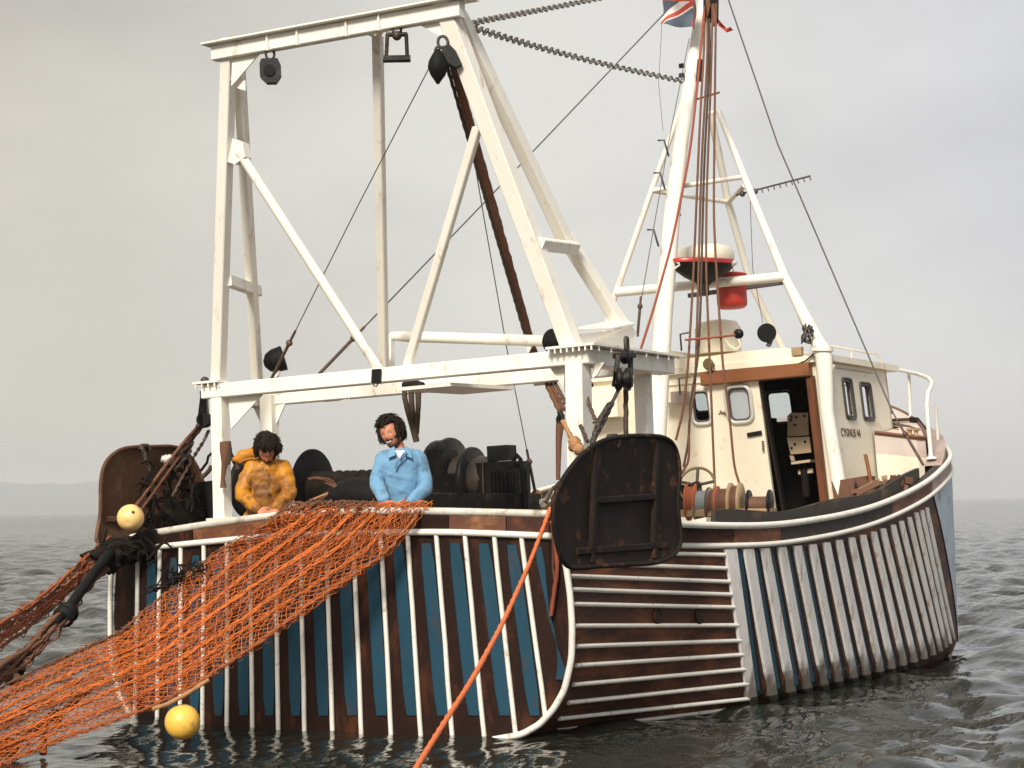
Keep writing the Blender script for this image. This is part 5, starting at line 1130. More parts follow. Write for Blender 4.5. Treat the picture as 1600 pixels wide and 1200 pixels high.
# ================================================================== NETS, FLOATS, ROPES
def resamp(pts, n):
    A = np.array(pts, float); seg = np.linalg.norm(np.diff(A[:, :2], axis=0), axis=1); cs = np.concatenate([[0], np.cumsum(seg)]); s = np.linspace(0, cs[-1], n)
    Q = np.stack([np.interp(s, cs, A[:, k]) for k in range(A.shape[1])], 1)
    for _ in range(3): Q[1:-1] = (Q[:-2]+2*Q[1:-1]+Q[2:])/4
    return Q
def netsurf(up, lo, NS):
    """up, lo: (px, py, depth) -> function (i, t) to a point"""
    Uq, Lq = resamp(up, NS), resamp(lo, NS)
    def f(i, t):
        q = Uq[i]*(1-t)+Lq[i]*t
        return at(q[0], q[1], d=q[2])
    return f
def netmesh(f, NS, NT, r, warp, k, ph, dz, seed, jit=.004, sag=.03, keep=1.0, i0=0, i1=None):
    rg = np.random.default_rng(seed); mb = MB(); P = {}
    i1 = NS if i1 is None else i1
    for i in range(i0, i1):
        s = i/NS
        for j in range(NT+1):
            t = (j+(.5 if i % 2 else 0))/(NT+.5)
            tt = t+warp*math.sin(2*math.pi*k*t+ph+2.2*math.sin(3*s+ph))/(2*math.pi*k)
            p = f(i, tt)+V(0, -1, 0)*(dz+sag*math.sin(7*t*k+ph+s*9))+rg.normal(0, jit, 3)
            P[i, j] = p
    def strand(a, b):
        d = nrm(b-a); u = nrm(np.cross(d, V(.2, .9, .3))); w = np.cross(d, u); mid = (a+b)/2-V(0, 0, .15*np.linalg.norm(b-a)*.3)
        vs = [q+u*math.cos(x)*r+w*math.sin(x)*r for q in (a, mid, b) for x in (0, 2.094, 4.188)]
        mb.add(vs, [(0, 1, 4, 3), (1, 2, 5, 4), (2, 0, 3, 5), (3, 4, 7, 6), (4, 5, 8, 7), (5, 3, 6, 8)], 0, True)
    for i in range(i0, i1-1):
        for j in range(NT+1):
            o = 1 if i % 2 else -1
            for q in (j, j+o):
                if 0 <= q <= NT and rg.random() < keep: strand(P[i, j], P[i+1, q])
    return mb
dT = lambda px, py: depth(ontr(px, py, .07))
dR = lambda px: depth(at(px, 800, y=yt(at(px, 800, y=0)[0])+.05))
upE = [(452, 788, dR(452)+.16), (446, 795, dR(446)-.02), (425, 810, dT(425, 815)-.01), (384, 834, dT(384, 840)-.03), (345, 858, 15.62), (300, 894, 15.2), (232, 953, 14.85), (195, 985, 14.6), (100, 1024, 14.1), (0, 1078, 13.6), (-130, 1150, 13.0)]
loE = [(668, 785, dR(668)+.16), (668, 791, dR(668)-.02), (655, 806, dT(655, 810)-.01), (612, 860, 14.62), (520, 925, 14.5), (400, 1010, 14.3), (300, 1075, 14.1), (230, 1108, 13.9), (160, 1135, 13.75), (100, 1156, 13.6), (0, 1196, 13.35), (-130, 1250, 12.9)]
NS = 104; fN = netsurf(upE, loE, NS)
net = T('trawl_net', 'orange trawl net hauled over the transom rail and trailing away to the lower left', 'fishing net', at(300, 1000, d=14.6))
net.part('net_panel', netmesh(fN, NS, 25, .0027, .5, 3, .6, .0, 1, jit=.003, sag=.02), NETO)
net.part('net_panel', netmesh(fN, NS, 20, .0025, .85, 4, 2.4, -.04, 2, jit=.004, sag=.03, keep=.95), NETR)
net.part('net_panel', netmesh(fN, NS, 22, .0032, .6, 5, 4.2, .03, 3, jit=.006, keep=.95, i1=60), NETO)
net.part('net_panel', netmesh(fN, NS, 24, .0036, .6, 3, 1.2, .02, 4, jit=.008, i1=30, sag=.02), NETR)
net.part('net_panel', netmesh(fN, NS, 16, .0028, .95, 3, 5.2, .03, 9, jit=.006, i0=40, keep=.9), NETO)
rr = random.Random(21)
for k, (t0, t1, r, mt) in enumerate(((.02, .0, .009, NETB), (.20, .30, .009, NETO), (.34, .36, .008, NETO), (.52, .44, .011, NETO), (.60, .50, .008, NETR), (.70, .62, .008, NETO), (.84, .78, .006, NETO), (1.0, 1.0, .011, NETR))):
    for q in range(6):                                       # a few loose yarns drawn together
        P = []; ph = rr.random()*6
        for i in range(0, NS):
            t = t0+(t1-t0)*i/NS+.022*math.sin(i*.13+k*2)+.006*math.sin(i*.21+q*1.3)+.010*(q-2.5)/2.5+.006*math.sin(i*.7+ph); P.append(fN(i, min(1, max(0, t)))+V(0, -.04, 0)+V(rr.uniform(-.007, .007), 0, rr.uniform(-.010, .010)))
        mb = MB(); mb.tube(P, [r*.40*(.6+.8*rr.random()) for _ in P], 6); net.part('gathered_strand' if k < 7 else 'foot_rope', mb, mt)
# meshes heaped along the rail, lying with the run of the net
for mt, n, seed, r in ((NETO, 120, 1, .0045), (NETR, 150, 2, .005), (NETB, 150, 3, .0055)):
    rr = random.Random(seed); mb = MB()
    for k in range(n):
        x = rr.uniform(425, 662); y = np.interp(x, [395, 430, 470, 560, 668], [832, 814, 794, 790, 788])+rr.uniform(-5, 7)
        if mt is NETB: x = rr.uniform(446, 575); y = np.interp(x, [432, 460, 520, 570], [800, 788, 786, 788])+rr.uniform(-6, 6)
        b = ontr(x, y, .03+.04*rr.random())+V(0, rr.uniform(.0, .15) if y < 797 else 0, 0); P = [b]; d = nrm(-RX*rr.uniform(.4, 1)*rr.choice((1, 1, -1))-Z_*rr.uniform(-.1, .6))
        for q in range(4): d = nrm(d+V(rr.uniform(-.6, .6), rr.uniform(-.3, .3), rr.uniform(-.55, .35))); P.append(P[-1]+d*.02)
        mb.tube(smooth(P, 1), r, 5)
    net.part('heaped_mesh', mb, mt, kind='stuff')
rope('head_line', 'frayed tan line tied to the float at the lower edge of the orange net', [at(326, 1062, d=14.0), at(305, 1076, d=13.95), at(285, 1088, d=13.9), at(262, 1100, d=13.9), at(238, 1108, d=13.85)], .016, ROPET)
# second, darker wing of net with its ropes, from the port door
upW = [(172, 838, 16.6), (120, 885, 15.9), (60, 935, 15.0), (0, 975, 14.2), (-90, 1035, 13.4)]; loW = [(178, 862, 16.6), (130, 905, 15.9), (62, 968, 15.0), (0, 1012, 14.2), (-90, 1080, 13.4)]
fW = netsurf(upW, loW, 50); wing = T('net_wing', 'red brown wing of net stretched from the port trawl door to lower left', 'fishing net', at(90, 930, d=15.4))
wing.part('net_panel', netmesh(fW, 50, 5, .006, .3, 1, .3, 0, 5, jit=.012), mat('net_red_brown', (.36, .13, .05), .85, var=(.22, .08, .035), vscale=10))
wing.part('net_panel', netmesh(fW, 50, 5, .006, .6, 2, 2, .03, 6, jit=.016), NETR)
for t0, r, mt in ((.0, .013, NETR), (.30, .010, ROPEB), (.55, .014, ROPER), (.75, .012, NETR), (1, .013, NETB)):
    mb = MB(); P = [fW(i, min(1, max(0, t0+.05*math.sin(i*.5))))+V(0, 0, rr.uniform(-.008, .008)) for i in range(0, 50, 2)]; mb.tube(P, r, 8, lobes=3, twist=20); wing.part('gathered_strand', mb, mt)
upB = [(180, 868, 16.4), (140, 900, 15.8), (95, 955, 15.1), (40, 1010, 14.4), (0, 1040, 13.9), (-80, 1100, 13.2)]; loB = [(186, 880, 16.4), (150, 905, 15.8), (106, 968, 15.1), (52, 1030, 14.4), (0, 1075, 13.9), (-80, 1150, 13.2)]
fB_ = netsurf(upB, loB, 40); w2 = T('net_selvedge', 'dark brown selvedge of net beside the black hose at lower left', 'fishing net', at(90, 980, d=15.2))
w2.part('net_panel', netmesh(fB_, 40, 4, .009, .5, 1, 1, 0, 7, jit=.014), NETB)
for t0, r in ((.1, .022), (.45, .018), (.8, .015)):
    mb = MB(); P = [fB_(i, t0+.1*math.sin(i*.6+t0*9)) for i in range(0, 40, 2)]; mb.tube(P, [r*rr.uniform(.7, 1.3) for _ in P], 8, lobes=3, twist=14); w2.part('gathered_strand', mb, NETB)
# black rubber-leg hose with bobbins
HP = [(196, 846, 16.3), (168, 868, 16.1), (150, 888, 15.8), (128, 922, 15.5), (108, 950, 15.2), (80, 980, 14.9), (50, 1008, 14.6), (20, 1040, 14.3), (0, 1060, 14.1), (-60, 1120, 13.4)]
t = T('bridle_hose', 'black rubber covered bridle with two bobbins running to the lower left', 'bridle', at(108, 960, d=15.2)); mb = MB(); P = smooth([at(a, b, d=c) for a, b, c in HP], 1); mb.tube(P, [.04, .045, .042, .042, .04, .04, .038, .038, .037, .037], 12); t.part('hose', mb, RUBBER)
for (x, y, d, s) in ((103, 960, 15.15, 1), (20, 1046, 14.25, .95)):
    c = at(x, y, d=d); ax = nrm(at(x+20, y-22, d=d+.3)-c); mb = MB()
    for o in (-.055, .045): mb.lathe(c+ax*o, ax, [(.03, -.03), (.082*s, -.02), (.09*s, 0), (.082*s, .025), (.03, .035)], 16)
    t.part('bobbin', mb, RUBBER)
for (x, y, r, d, lab, mt) in ((22, 1062, .055, 14.1, 'brown roller tangled in the net near the left edge of the picture, upper one', SPB), (86, 1120, .055, 13.85, 'dark small roller caught inside the orange net', NETK), (12, 1168, .075, 13.55, 'big brown roller under the orange net at the lower left corner', NETB)):
    mb = MB(); mb.ball(at(x, y, d=d), r, 16, 10, sc=(1.1, 1, .95)); single('ground_roller', mb, mt, lab, 'roller')
rope('roller_line', 'dark ground line joining the rollers under the orange net', [at(x, y, d=d) for x, y, d in ((-60, 1215, 13.1), (16, 1165, 13.5), (60, 1138, 13.7), (86, 1120, 13.85), (130, 1085, 14.1), (160, 1060, 14.3))], .022, NETB)
mb = MB(); P = [at(72, 1118, d=13.75), at(71, 1140, d=13.7), at(69, 1160, d=13.65), at(67, 1178, d=13.6)]; mb.tube(P, [.012, .012, .022, .03], 7, lobes=3, twist=30); single('net_tassel', mb, NETO, 'orange tassel of twine hanging from the lower left net edge', 'twine')
# black clump by the port corner
t = T('net_clump', 'black clump of net jammed between port trawl door and transom corner', 'net clump', at(205, 885, d=16.2)); rr = random.Random(4)
mb = MB(); c = at(204, 856, d=16.25)
mb.ball(c, .17, 26, 16, sc=(2.1, .8, .66), ax=[RX*.98+Z_*.18, Y_, Z_], fn=lambda d: 1+.16*math.sin(6*d[0]+5*d[2])+.10*math.sin(13*d[1]+11*d[0])+.06*math.sin(23*d[2]+17*d[0])); mb.ball(at(170, 872, d=16.2), .12, 20, 12, sc=(1.3, .8, 1), fn=lambda d: 1+.18*math.sin(7*d[0]+6*d[2])+.08*math.sin(19*d[1])); t.part('clump', mb, NETK)
mb = MB()
for k in range(20):
    b = at(rr.uniform(150, 250), rr.uniform(836, 882), d=16.05); P = [b]; d = V(*[rr.uniform(-1, 1) for _ in range(3)])
    for q in range(4): d = nrm(d+V(*[rr.uniform(-.8, .8) for _ in range(3)])); P.append(P[-1]+d*.05)
    mb.tube(P, .009, 5)
t.part('loose_mesh', mb, NETK, kind='stuff')
mb = MB()
for k in range(46):
    f = rr.random(); b = at(245+f*70+rr.uniform(-6, 6), 922-f*38+rr.uniform(-6, 6), d=14.95+.3*f); P = [b]; d = V(*[rr.uniform(-1, 1) for _ in range(3)])
    for q in range(4): d = nrm(d+V(*[rr.uniform(-.8, .8) for _ in range(3)])); P.append(P[-1]+d*.04)
    mb.tube(P, .007, 5)
net.part('black_mesh', mb, NETK, kind='stuff')
mb = MB(); rr = random.Random(8)                                       # chain and rope muddle on the inside of the port door
for k in range(60):
    b = at(rr.uniform(225, 318), rr.uniform(735, 828), x=-2.35); P = [b]; d = V(0, rr.uniform(-1, 1), rr.uniform(-1, 1))
    for q in range(5): d = nrm(d+V(rr.uniform(-.1, .1), rr.uniform(-.6, .6), rr.uniform(-.7, .5))); P.append(P[-1]+d*.06)
    mb.tube(P, .013, 6)
mb.ball(at(285, 806, x=-2.36), .15, 26, 16, sc=(.35, 1.9, 1.0), fn=lambda d: 1+.22*math.sin(8*d[1]+6*d[2])+.14*math.sin(17*d[1]-13*d[2])+.08*math.sin(31*d[2])); single('rope_muddle', mb, NETK, 'black muddle of ropes against the inner face of the port trawl door', 'rope')
# floats
for (x, y, r, d, mt, lab) in ((204, 809, .112, 16.0, FLOATC, 'pale yellow dimpled float hanging in front of the port trawl door'), (285, 1128, .128, 13.95, FLOATY, 'bright yellow float at the waterline under the orange net')):
    c = at(x, y, d=d); t = T('float', lab, 'float', c-V(0, 0, r), 'yellow net floats'); dm = nrm(nrm(CAM@H3-c)+V(-.28, 0, -.32) if y < 900 else V(-1, 0, .2))
    mb = MB(); mb.ball(c, r, 36, 24, fn=lambda q: 1-.09*math.exp(-((1-float(np.dot(q, dm)))/.012))); t.part('shell', mb, mt)
    e = nrm(nrm(CAM@H3-c)+V(.35, 0, .55)) if y < 900 else V(-.75, .2, .6); mb = MB(); mb.ball(c+nrm(e)*r*.99, .014, 10, 6); t.part('eye', mb, SPB)
rope('mooring_rope', 'orange mooring rope falling from the starboard quarter towards the camera', [at(x, y, d=d) for x, y, d in ((860, 794, 14.35), (850, 822, 14.2), (826, 885, 13.6), (785, 975, 12.6), (738, 1062, 11.6), (695, 1128, 10.8), (650, 1200, 10.0), (600, 1290, 9.2))], .016, ROPEO, n=1)
rope('rope_tail', 'frayed red rope tail hanging down the starboard end of the transom', [at(862, 815, d=14.2), ontr(868, 850, .05), ontr(871, 890, .05), ontr(866, 925, .05), ontr(861, 962, .05)], .016, ROPER)
rope('rope_tail', 'thin dark rope tail hanging beside the frayed red one', [ontr(862, 806, .07), ontr(864, 850, .05), ontr(864, 890, .05), ontr(868, 915, .05)], .009, ROPEB)

# ================================================================== THE TWO MEN
def evalmesh(mb, voxel, sm=6, disp=None, name='tmp'):
    me = bpy.data.meshes.new(name); me.from_pydata([tuple(p) for p in mb.v], [], mb.f); o = bpy.data.objects.new(name, me); COL.objects.link(o)
    r = o.modifiers.new('r', 'REMESH'); r.mode = 'VOXEL'; r.voxel_size = voxel
    s = o.modifiers.new('s', 'SMOOTH'); s.iterations = sm; s.factor = .5
    dg = bpy.context.evaluated_depsgraph_get(); dg.update(); me2 = bpy.data.meshes.new_from_object(o.evaluated_get(dg))
    vs = np.empty(len(me2.vertices)*3); me2.vertices.foreach_get('co', vs); vs = vs.reshape(-1, 3); ns = np.empty(len(me2.vertices)*3); me2.vertices.foreach_get('normal', ns); ns = ns.reshape(-1, 3)
    if disp: vs = vs+ns*disp(vs)[:, None]
    out_ = MB(); out_.v = [tuple(p) for p in vs]; out_.f = [tuple(p.vertices) for p in me2.polygons]; out_.m = [0]*len(out_.f); out_.s = [True]*len(out_.f)
    bpy.data.objects.remove(o); bpy.data.meshes.remove(me); bpy.data.meshes.remove(me2); return out_
def limb(mb, pts, n=14):
    """tapered limb through (point, radius) joints with round ends"""
    P = [np.array(p, float) for p, r in pts]; R = [r for p, r in pts]; Q, S = [], []
    for i in range(len(P)-1):
        for k in range(4): f = k/4; Q.append(P[i]+(P[i+1]-P[i])*f); S.append(R[i]+(R[i+1]-R[i])*f)
    Q.append(P[-1]); S.append(R[-1]); mb.tube(smooth(Q, 1), S, n)
    for p, r in ((P[0], R[0]), (P[-1], R[-1])): mb.ball(p, r*.99, 12, 8)
def loft(mb, secs, sx, fy, n=22):
    """torso: (centre, half width, half depth)"""
    G = [[np.array(c, float)+sx*w*math.copysign(abs(math.cos(a))**.85, math.cos(a))+fy*d*math.copysign(abs(math.sin(a))**.85, math.sin(a)) for a in np.linspace(0, 2*math.pi, n+1)[:-1]] for c, w, d in secs]
    mb.grid(G, 0, True, closed=True); mb.add(G[0], [tuple(range(n))[::-1]]); mb.add(G[-1], [tuple(range(n))])
def headgrid(c, s, f, u, sc, n=56, k=40):
    g = lambda x, m_, w: math.exp(-((x-m_)/w)**2)
    P, D = [], []
    for i in range(k+1):
        th = math.pi*i/k; row, dr = [], []
        for j in range(n):
            a = 2*math.pi*j/n; x, y, z = math.sin(th)*math.cos(a), math.sin(th)*math.sin(a), math.cos(th)
            X, Y, Z = .076*x, .096*y, .118*z
            if z < 0: X *= 1-.30*z*z; Y *= 1-.12*z*z
            if y < 0 and z < -.2: Y *= 1-.25*(-z-.2)
            if y > 0:
                fr = y**2
                Y += fr*(.026*g(x, 0, .13)*g(z, -.16, .17)+.010*g(x, 0, .10)*g(z, .02, .16)+.006*g(z, .26, .12)-.011*(g(x, .34, .15)+g(x, -.34, .15))*g(z, .09, .10)+.006*(g(x, .42, .2)+g(x, -.42, .2))*g(z, -.16, .2)+.008*g(x, 0, .3)*g(z, -.48, .12)-.006*g(x, 0, .35)*g(z, -.38, .05)-.005*g(x, 0, .3)*g(z, -.60, .07))
                if z < -.5: Y += .016*g(x, 0, .4)*g(z, -.78, .2)
            row.append(c+(s*X+f*Y+u*Z)*sc); dr.append((x, y, z))
        P.append(row); D.append(dr)
    return P, D
def shell(P, D, c, mask, off, amp, seed):
    rg = random.Random(seed); mb = MB(); n = len(P[0]); vs = []
    for i, row in enumerate(P):
        for j, p in enumerate(row):
            x, y, z = D[i][j]; w = mask(x, y, z)
            nz = amp*(math.sin(9*x+4*z+seed)*math.cos(7*y-5*z)+.6*math.sin(21*x+13*y+9*z)+.5*rg.uniform(-1, 1))
            vs.append(p+nrm(p-c)*(off*min(1, w*2.5)+nz*min(1, w*2)-.004 if w > 0 else -.006))
    fs = [(i*n+j, (i+1)*n+j, (i+1)*n+(j+1) % n, i*n+(j+1) % n) for i in range(len(P)-1) for j in range(n) if max(mask(*D[a][b % n]) for a in (i, i+1) for b in (j, j+1)) > 0]
    mb.add(vs, fs, 0, True); return mb
def hand(mb, w, d, up, thumb, curl=.5, sc=1.0):
    """palm from the wrist w along d, back of hand towards up; five fingers"""
    d = nrm(d); up = nrm(np.array(up)-d*np.dot(up, d)); sd = np.cross(d, up)
    mb.ball(w+d*.045*sc, .045*sc, 14, 10, sc=(1.0, .92, .42), ax=[d, sd, up]); mb.ball(w+d*.07*sc, .038*sc, 12, 8, sc=(.7, 1.05, .36), ax=[d, sd, up])
    for k, (o, L) in enumerate(((-.031, .072), (-.010, .082), (.011, .077), (.031, .060))):
        b = w+d*.078*sc+sd*o*sc; p1 = b+(d*math.cos(curl*.5)-up*math.sin(curl*.5))*L*.45*sc+sd*o*.25*sc; p2 = p1+(d*math.cos(curl*1.3)-up*math.sin(curl*1.3))*L*.32*sc; p3 = p2+(d*math.cos(curl*2)-up*math.sin(curl*2))*L*.26*sc
        limb(mb, [(b-d*.015, .0098*sc), (p1, .0092*sc), (p2, .0085*sc), (p3, .0072*sc)], 8)
    b = w+d*.028*sc+sd*thumb*.034*sc; p1 = b+(d*.7+sd*thumb*.75-up*.25)*.036*sc; p2 = p1+(d*.95+sd*thumb*.25-up*.3)*.032*sc; limb(mb, [(b, .013*sc), (p1, .011*sc), (p2, .009*sc)], 8)
def wrinkle(seed, amp, fx=13, fz=9):
    def f(v):
        x, y, z = v[:, 0], v[:, 1], v[:, 2]; a = 0
        for k in range(3):                                    # long drawn folds
            rg = np.random.default_rng(seed*10+50+k); d = rg.normal(size=3); d[2] = abs(d[2])+.8; d /= np.linalg.norm(d); ph = rg.random()*7
            w = np.sin((x*d[0]+y*d[1]+z*d[2])*rg.uniform(38, 60)+ph+2.5*np.sin(x*11+z*7+ph)); a = a+1.5*np.clip(w, -.2, 1)**2*np.clip(.5+np.sin(x*9+z*13+ph*2), 0, 1)
        for k in range(5):
            rg = np.random.default_rng(seed*10+k); d = rg.normal(size=3); d /= np.linalg.norm(d); ph = rg.random()*7; fr = rg.uniform(26, 62)
            a = a+np.sin((x*d[0]+y*d[1]*.6+z*d[2]*1.6)*fr+ph+1.6*np.sin((x*d[2]-z*d[0])*fr*.35+ph))*(1/(1+k*.3))
        return amp*np.abs(a)**.8*np.sign(a)*.6
    return f
CF = nrm(H3.T@(-view))                                       # towards the camera, level
def man(label, yy, ref, head, face, upd, hs, sh_, el, wr, hands, hip, torso, top_mat, cloth_seed, bulk, hairmask, beardmask, dirt=None):
    D0 = depth(at(*ref, y=yy)); J = lambda px, py, f=0.: at(px, py, d=D0-f)
    t = T('person', label, 'person', V(J(*hip)[0], J(*hip)[1], .95))
    hc = J(*head); f = nrm(face); u = nrm(np.array(upd)-f*np.dot(upd, f)); s = np.cross(f, u); s = s if np.dot(s, RX) > 0 else -s
    s = np.cross(u, f) if np.dot(np.cross(u, f), RX) > 0 else np.cross(f, u)
    P, Dd = headgrid(hc, s, f, u, hs)
    SH = [J(*p) for p in sh_]; EL = [J(*p) for p in el]; WR = [J(*p) for p in wr]; HP_ = J(*hip)
    body = MB(); n = len(P[0]); body.add([p for r_ in P for p in r_], [(i*n+j, (i+1)*n+j, (i+1)*n+(j+1) % n, i*n+(j+1) % n) for i in range(len(P)-1) for j in range(n)])
    for q in (-1, 1): body.ball(hc+s*q*.078*hs-f*.008-u*.012, .032*hs, 12, 8, sc=(.35, .7, 1.05), ax=[s, f, u])
    mid = (SH[0]+SH[1])/2; sx = nrm(SH[1]-SH[0]); limb(body, [(hc-u*.07*hs-f*.02, .056), (mid+Z_*.02-CF*.03, .062)])
    secs = [(J(*c)[0:3], w, d) for c, w, d in torso]; fy = nrm(np.cross(sx, Z_)); fy = fy if np.dot(fy, CF) > 0 else -fy
    loft(body, [(c, w*.9, d*.9) for c, w, d in secs], sx, fy)
    for k in (0, 1): limb(body, [(SH[k]-sx*(.035 if k else -.035)-Z_*.02, .048), (EL[k], .040), (WR[k], .029)]); hd_ = hands[k]; hand(body, WR[k]+nrm(WR[k]-EL[k])*.01, np.array(hd_[0]), np.array(hd_[1]), hd_[2], hd_[3], hs*.98)
    ft = []
    for k in (-1, 1):
        hpj = HP_+sx*.09*k; kn = V(hpj[0]+sx[0]*.03*k, hpj[1]+.0, .95+.48)+CF*.05; an = V(hpj[0]+sx[0]*.05*k, hpj[1]+.03, .95+.08); ft.append((hpj, kn, an)); limb(body, [(hpj, .075), (kn, .052), (an, .036)]); limb(body, [(an-Z_*.04, .036), (an-Z_*.045+CF*.15, .03)])
    bo = evalmesh(body, .0065, 4); bm = t.part('body', bo, SKIN)
    # clothes
    cl = MB(); loft(cl, secs, sx, fy)
    for k in (0, 1):
        v = nrm(WR[k]-EL[k]); limb(cl, [(SH[k]-sx*(.025 if k else -.025), .070*bulk), (SH[k]*.5+EL[k]*.5, .060*bulk), (EL[k], .056*bulk), (EL[k]*.4+WR[k]*.6, .052*bulk), (WR[k]-v*.015, .044*bulk)]); limb(cl, [(SH[k]-sx*(.02 if k else -.02)+Z_*.0, .07*bulk), (mid+Z_*.035-CF*.03, .065)])
    co = evalmesh(cl, .007, 3, wrinkle(cloth_seed, .0042))
    if dirt: dirt(co, J)
    jm = t.part('jacket' if bulk > 1.1 else 'shirt', co, top_mat)
    tr_ = MB()
    for hpj, kn, an in ft: limb(tr_, [(hpj+Z_*.05, .10), (kn, .075), (an, .06)])
    t.part('trousers', evalmesh(tr_, .012, 4, wrinkle(3, .006)), OILY if bulk > 1.1 else TROUS)
    bt_ = MB()
    for hpj, kn, an in ft: limb(bt_, [(an+Z_*.1, .055), (an-Z_*.035, .05), (an-Z_*.045+CF*.16, .04)])
    t.part('boots', evalmesh(bt_, .012, 3), RUBBER)
    t.part('hair', shell(P, Dd, hc, hairmask, .030*hs, .006, cloth_seed), HAIRD)
    lk = MB(); rgk = random.Random(cloth_seed+9); cand = [(i, j) for i in range(1, len(P)-1) for j in range(len(P[0])) if hairmask(*Dd[i][j]) > .04 and Dd[i][j][2] > (-.12 if bulk > 1.1 else -.3)]
    for _ in range(300):
        i, j = rgk.choice(cand); p = P[i][j]; nv = nrm(p-hc); b = p+nv*.028*hs; dn = nrm(-u*.9-Z_*.3+s*rgk.uniform(-.35, .35)-s*.25+f*rgk.uniform(-.3, .3)+f*(.2 if Dd[i][j][2] > .5 else 0)); front = Dd[i][j][1] > .3; dn = nrm(dn-nv*np.dot(dn, nv)); L_ = rgk.uniform(.025, .05)*hs*(.5 if front and Dd[i][j][2] < .62 else 1)
        lk.tube([b-dn*L_*.4, b+dn*L_*.3+nv*.006, b+dn*L_+nv*rgk.uniform(-.006, .012)], [.004*hs, .0042*hs, .0015*hs], 5)
    t.part('hair_locks', lk, HAIRD, kind='stuff')
    t.part('beard', shell(P, Dd, hc, beardmask, .008*hs, .0035, cloth_seed+3), BEARD if bulk < 1.1 else HAIRD)
    for q in (-1, 1): mb = MB(); mb.ball(hc+s*q*.030*hs+f*.078*hs+u*.012*hs, .012*hs, 10, 6, sc=(1, .6, .35), ax=[s, f, u]); t.part('eye', mb, HAIRD); mb = MB(); mb.tube([hc+s*q*(.016+.010*k)*hs+f*(.088-.0025*k*k)*hs+u*(.030+(.003 if k == 1 else 0))*hs for k in range(4)], .0045*hs, 6); t.part('eyebrow', mb, HAIRD)
    mb = MB(); mb.tube([hc+s*(k*.010)*hs+f*(.094-.0016*k*k)*hs+u*(-.055+.0016*k*k)*hs for k in range(-2, 3)], .0032*hs, 6); t.part('mouth', mb, TSHIRT if bulk < 1.1 else BEARD)
    return t, J, sx, fy, SH, jm, hc, (s, f, u)
# man in the blue shirt, smiling, head on one side
hm = lambda x, y, z: (z-.42) if (y > .35 and abs(x) < .75) else (z+.62+.35*y if y > -.2 else z+.85)
def hmb(x, y, z):
    if y > .30 and abs(x) < .80: return z-(.56 if x > -.1 else .44)
    return z+.45 if y > -.1 else z+.80
bmb = lambda x, y, z: max(0, (-z-.62+.30*abs(x))) if y > -.05 and not (abs(x) < .2 and -.60 < z < -.5) else 0
def bmb(x, y, z):
    if y < .05: return 0
    if -.40 < z < -.26 and abs(x) < .42: return .3                # moustache
    if z < -.60: return .4
    if z < -.10 and abs(x) > .55+.12*(z+.6): return .25           # side whiskers
    return 0
mt_ = man('bearded man in a light blue shirt smiling as he hauls net at the transom rail', .62, (625, 700), (612, 677), CF*.88-RX*.34-Z_*.18, Z_*1-RX*.24+CF*.05, 1.09,
    [(596, 717, 0), (657, 717, -.02)], [(588, 755, .10), (667, 761, .06)], [(601, 782, .30), (642, 785, .30)],
    [(RX*.5+CF*.3-Z_*.5, (CF*.6+Z_*.8), -1, .6), (-RX*.8+CF*.3-Z_*.2, (CF*.6+Z_*.8), 1, .6)], (627, 806),
    [((628, 812), .155, .115), ((628, 790), .15, .115), ((628, 765), .15, .12), ((627, 742), .165, .125), ((626, 724), .175, .12), ((625, 712), .15, .10), ((624, 701), .085, .075)], SHIRT, 4, 1.0, hmb, bmb)
t, J, sx, fy, SH, jm, hc, fr_ = mt_
mb = MB()
for q in (-1, 1):                                                   # collar points and plackets
    b = J(625+13*q, 702, .10); mb.poly([J(625+q*9, 697, .07), J(625+q*17, 702, .07), J(625+q*19, 716, .135), J(625+q*7, 711, .135)], .012, CF)
t.part('collar', mb, SHIRT, jm)
mb = MB(); mb.poly([J(617, 704, .12), J(633, 704, .12), J(624, 716, .15)], .012, CF); t.part('tshirt', mb, TSHIRT, jm)
mb = MB(); mb.tube([J(636, 707, .14), J(629, 714, .155), J(620, 722, .16), J(617, 732, .16)], .008, 6); t.part('placket', mb, SHIRTD, jm)
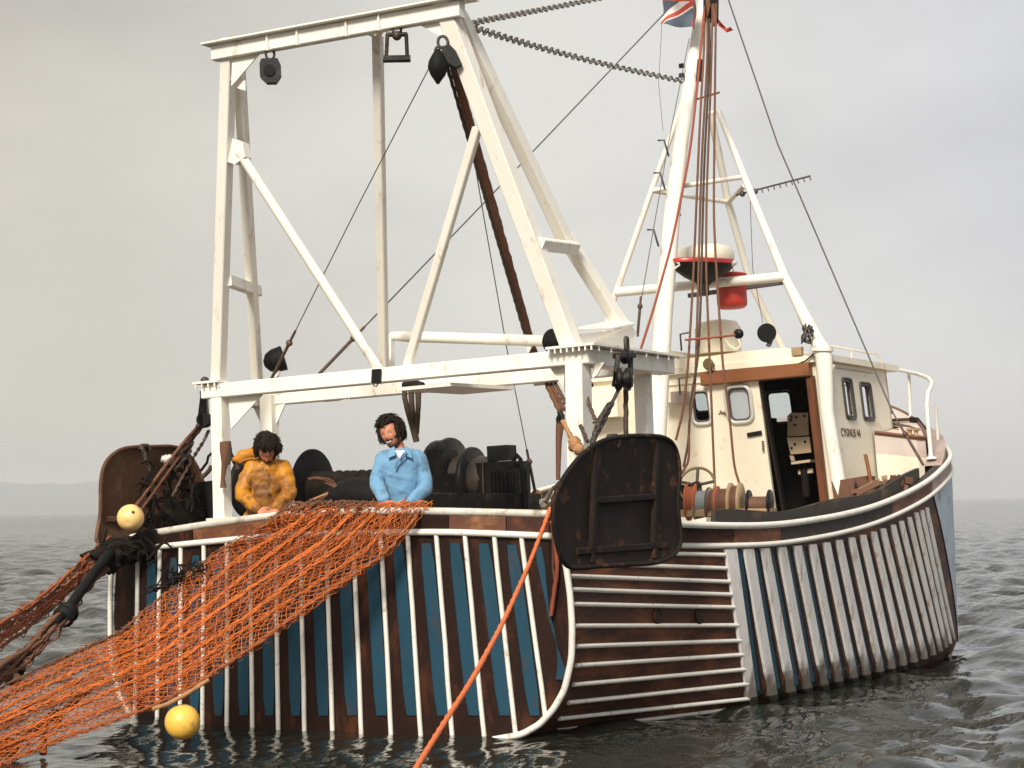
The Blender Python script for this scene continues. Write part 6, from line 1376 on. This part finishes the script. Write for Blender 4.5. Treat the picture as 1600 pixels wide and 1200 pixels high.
# man in yellow oilskins bending over the net
def hmy(x, y, z):
    if y > .30 and abs(x) < .78: return z-.40-.06*math.sin(9*x)
    return z+.40 if y > -.1 else z+.75
def bmy(x, y, z):
    if y < .05: return 0
    if z < -.52: return .35
    if -.38 < z < -.27 and abs(x) < .36: return .25
    return .25 if z < -.05 and abs(x) > .58 else 0
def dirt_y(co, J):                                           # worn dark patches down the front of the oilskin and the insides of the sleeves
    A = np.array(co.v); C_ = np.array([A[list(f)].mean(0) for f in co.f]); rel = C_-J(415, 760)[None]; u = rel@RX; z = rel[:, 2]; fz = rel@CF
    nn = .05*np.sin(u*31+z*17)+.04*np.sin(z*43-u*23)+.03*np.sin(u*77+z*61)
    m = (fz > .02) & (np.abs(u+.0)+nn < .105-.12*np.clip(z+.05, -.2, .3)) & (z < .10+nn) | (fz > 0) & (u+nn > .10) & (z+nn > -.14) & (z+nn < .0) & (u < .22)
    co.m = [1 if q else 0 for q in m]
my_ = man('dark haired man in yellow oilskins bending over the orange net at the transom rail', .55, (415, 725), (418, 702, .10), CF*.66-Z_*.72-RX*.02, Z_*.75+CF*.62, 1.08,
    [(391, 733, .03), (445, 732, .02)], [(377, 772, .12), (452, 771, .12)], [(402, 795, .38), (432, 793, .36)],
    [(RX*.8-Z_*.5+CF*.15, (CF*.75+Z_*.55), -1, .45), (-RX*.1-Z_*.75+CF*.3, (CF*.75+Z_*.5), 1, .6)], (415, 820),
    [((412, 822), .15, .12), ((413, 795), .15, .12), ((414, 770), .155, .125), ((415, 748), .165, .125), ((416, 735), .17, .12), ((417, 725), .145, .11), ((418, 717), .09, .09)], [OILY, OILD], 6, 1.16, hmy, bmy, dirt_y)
t, J, sx, fy, SH, jm, hc, fr_ = my_
mb = MB(); mb.ball(J(388, 712, -.02), .085, 18, 12, sc=(1.5, .9, .75), ax=[nrm(RX+Z_*.35), Y_, nrm(Z_-RX*.35)], fn=lambda d: 1+.1*math.sin(6*d[0]+4*d[2])); mb.ball(J(405, 722, -.04), .10, 18, 10, sc=(1.6, 1, .6)); t.part('hood', mb, OILY, jm)
mb = MB(); mb.tube(smooth([J(374, 723, .05), J(382, 719, .06), J(394, 714, .06), J(404, 718, .08)], 1), .012, 6); t.part('hood_edge', mb, OILD, jm)
for yy_ in (735, 750, 764): mb = MB(); mb.ball(J(416, yy_, .165+(yy_-735)*.0006), .009, 8, 6); t.part('button', mb, BRASS, jm)
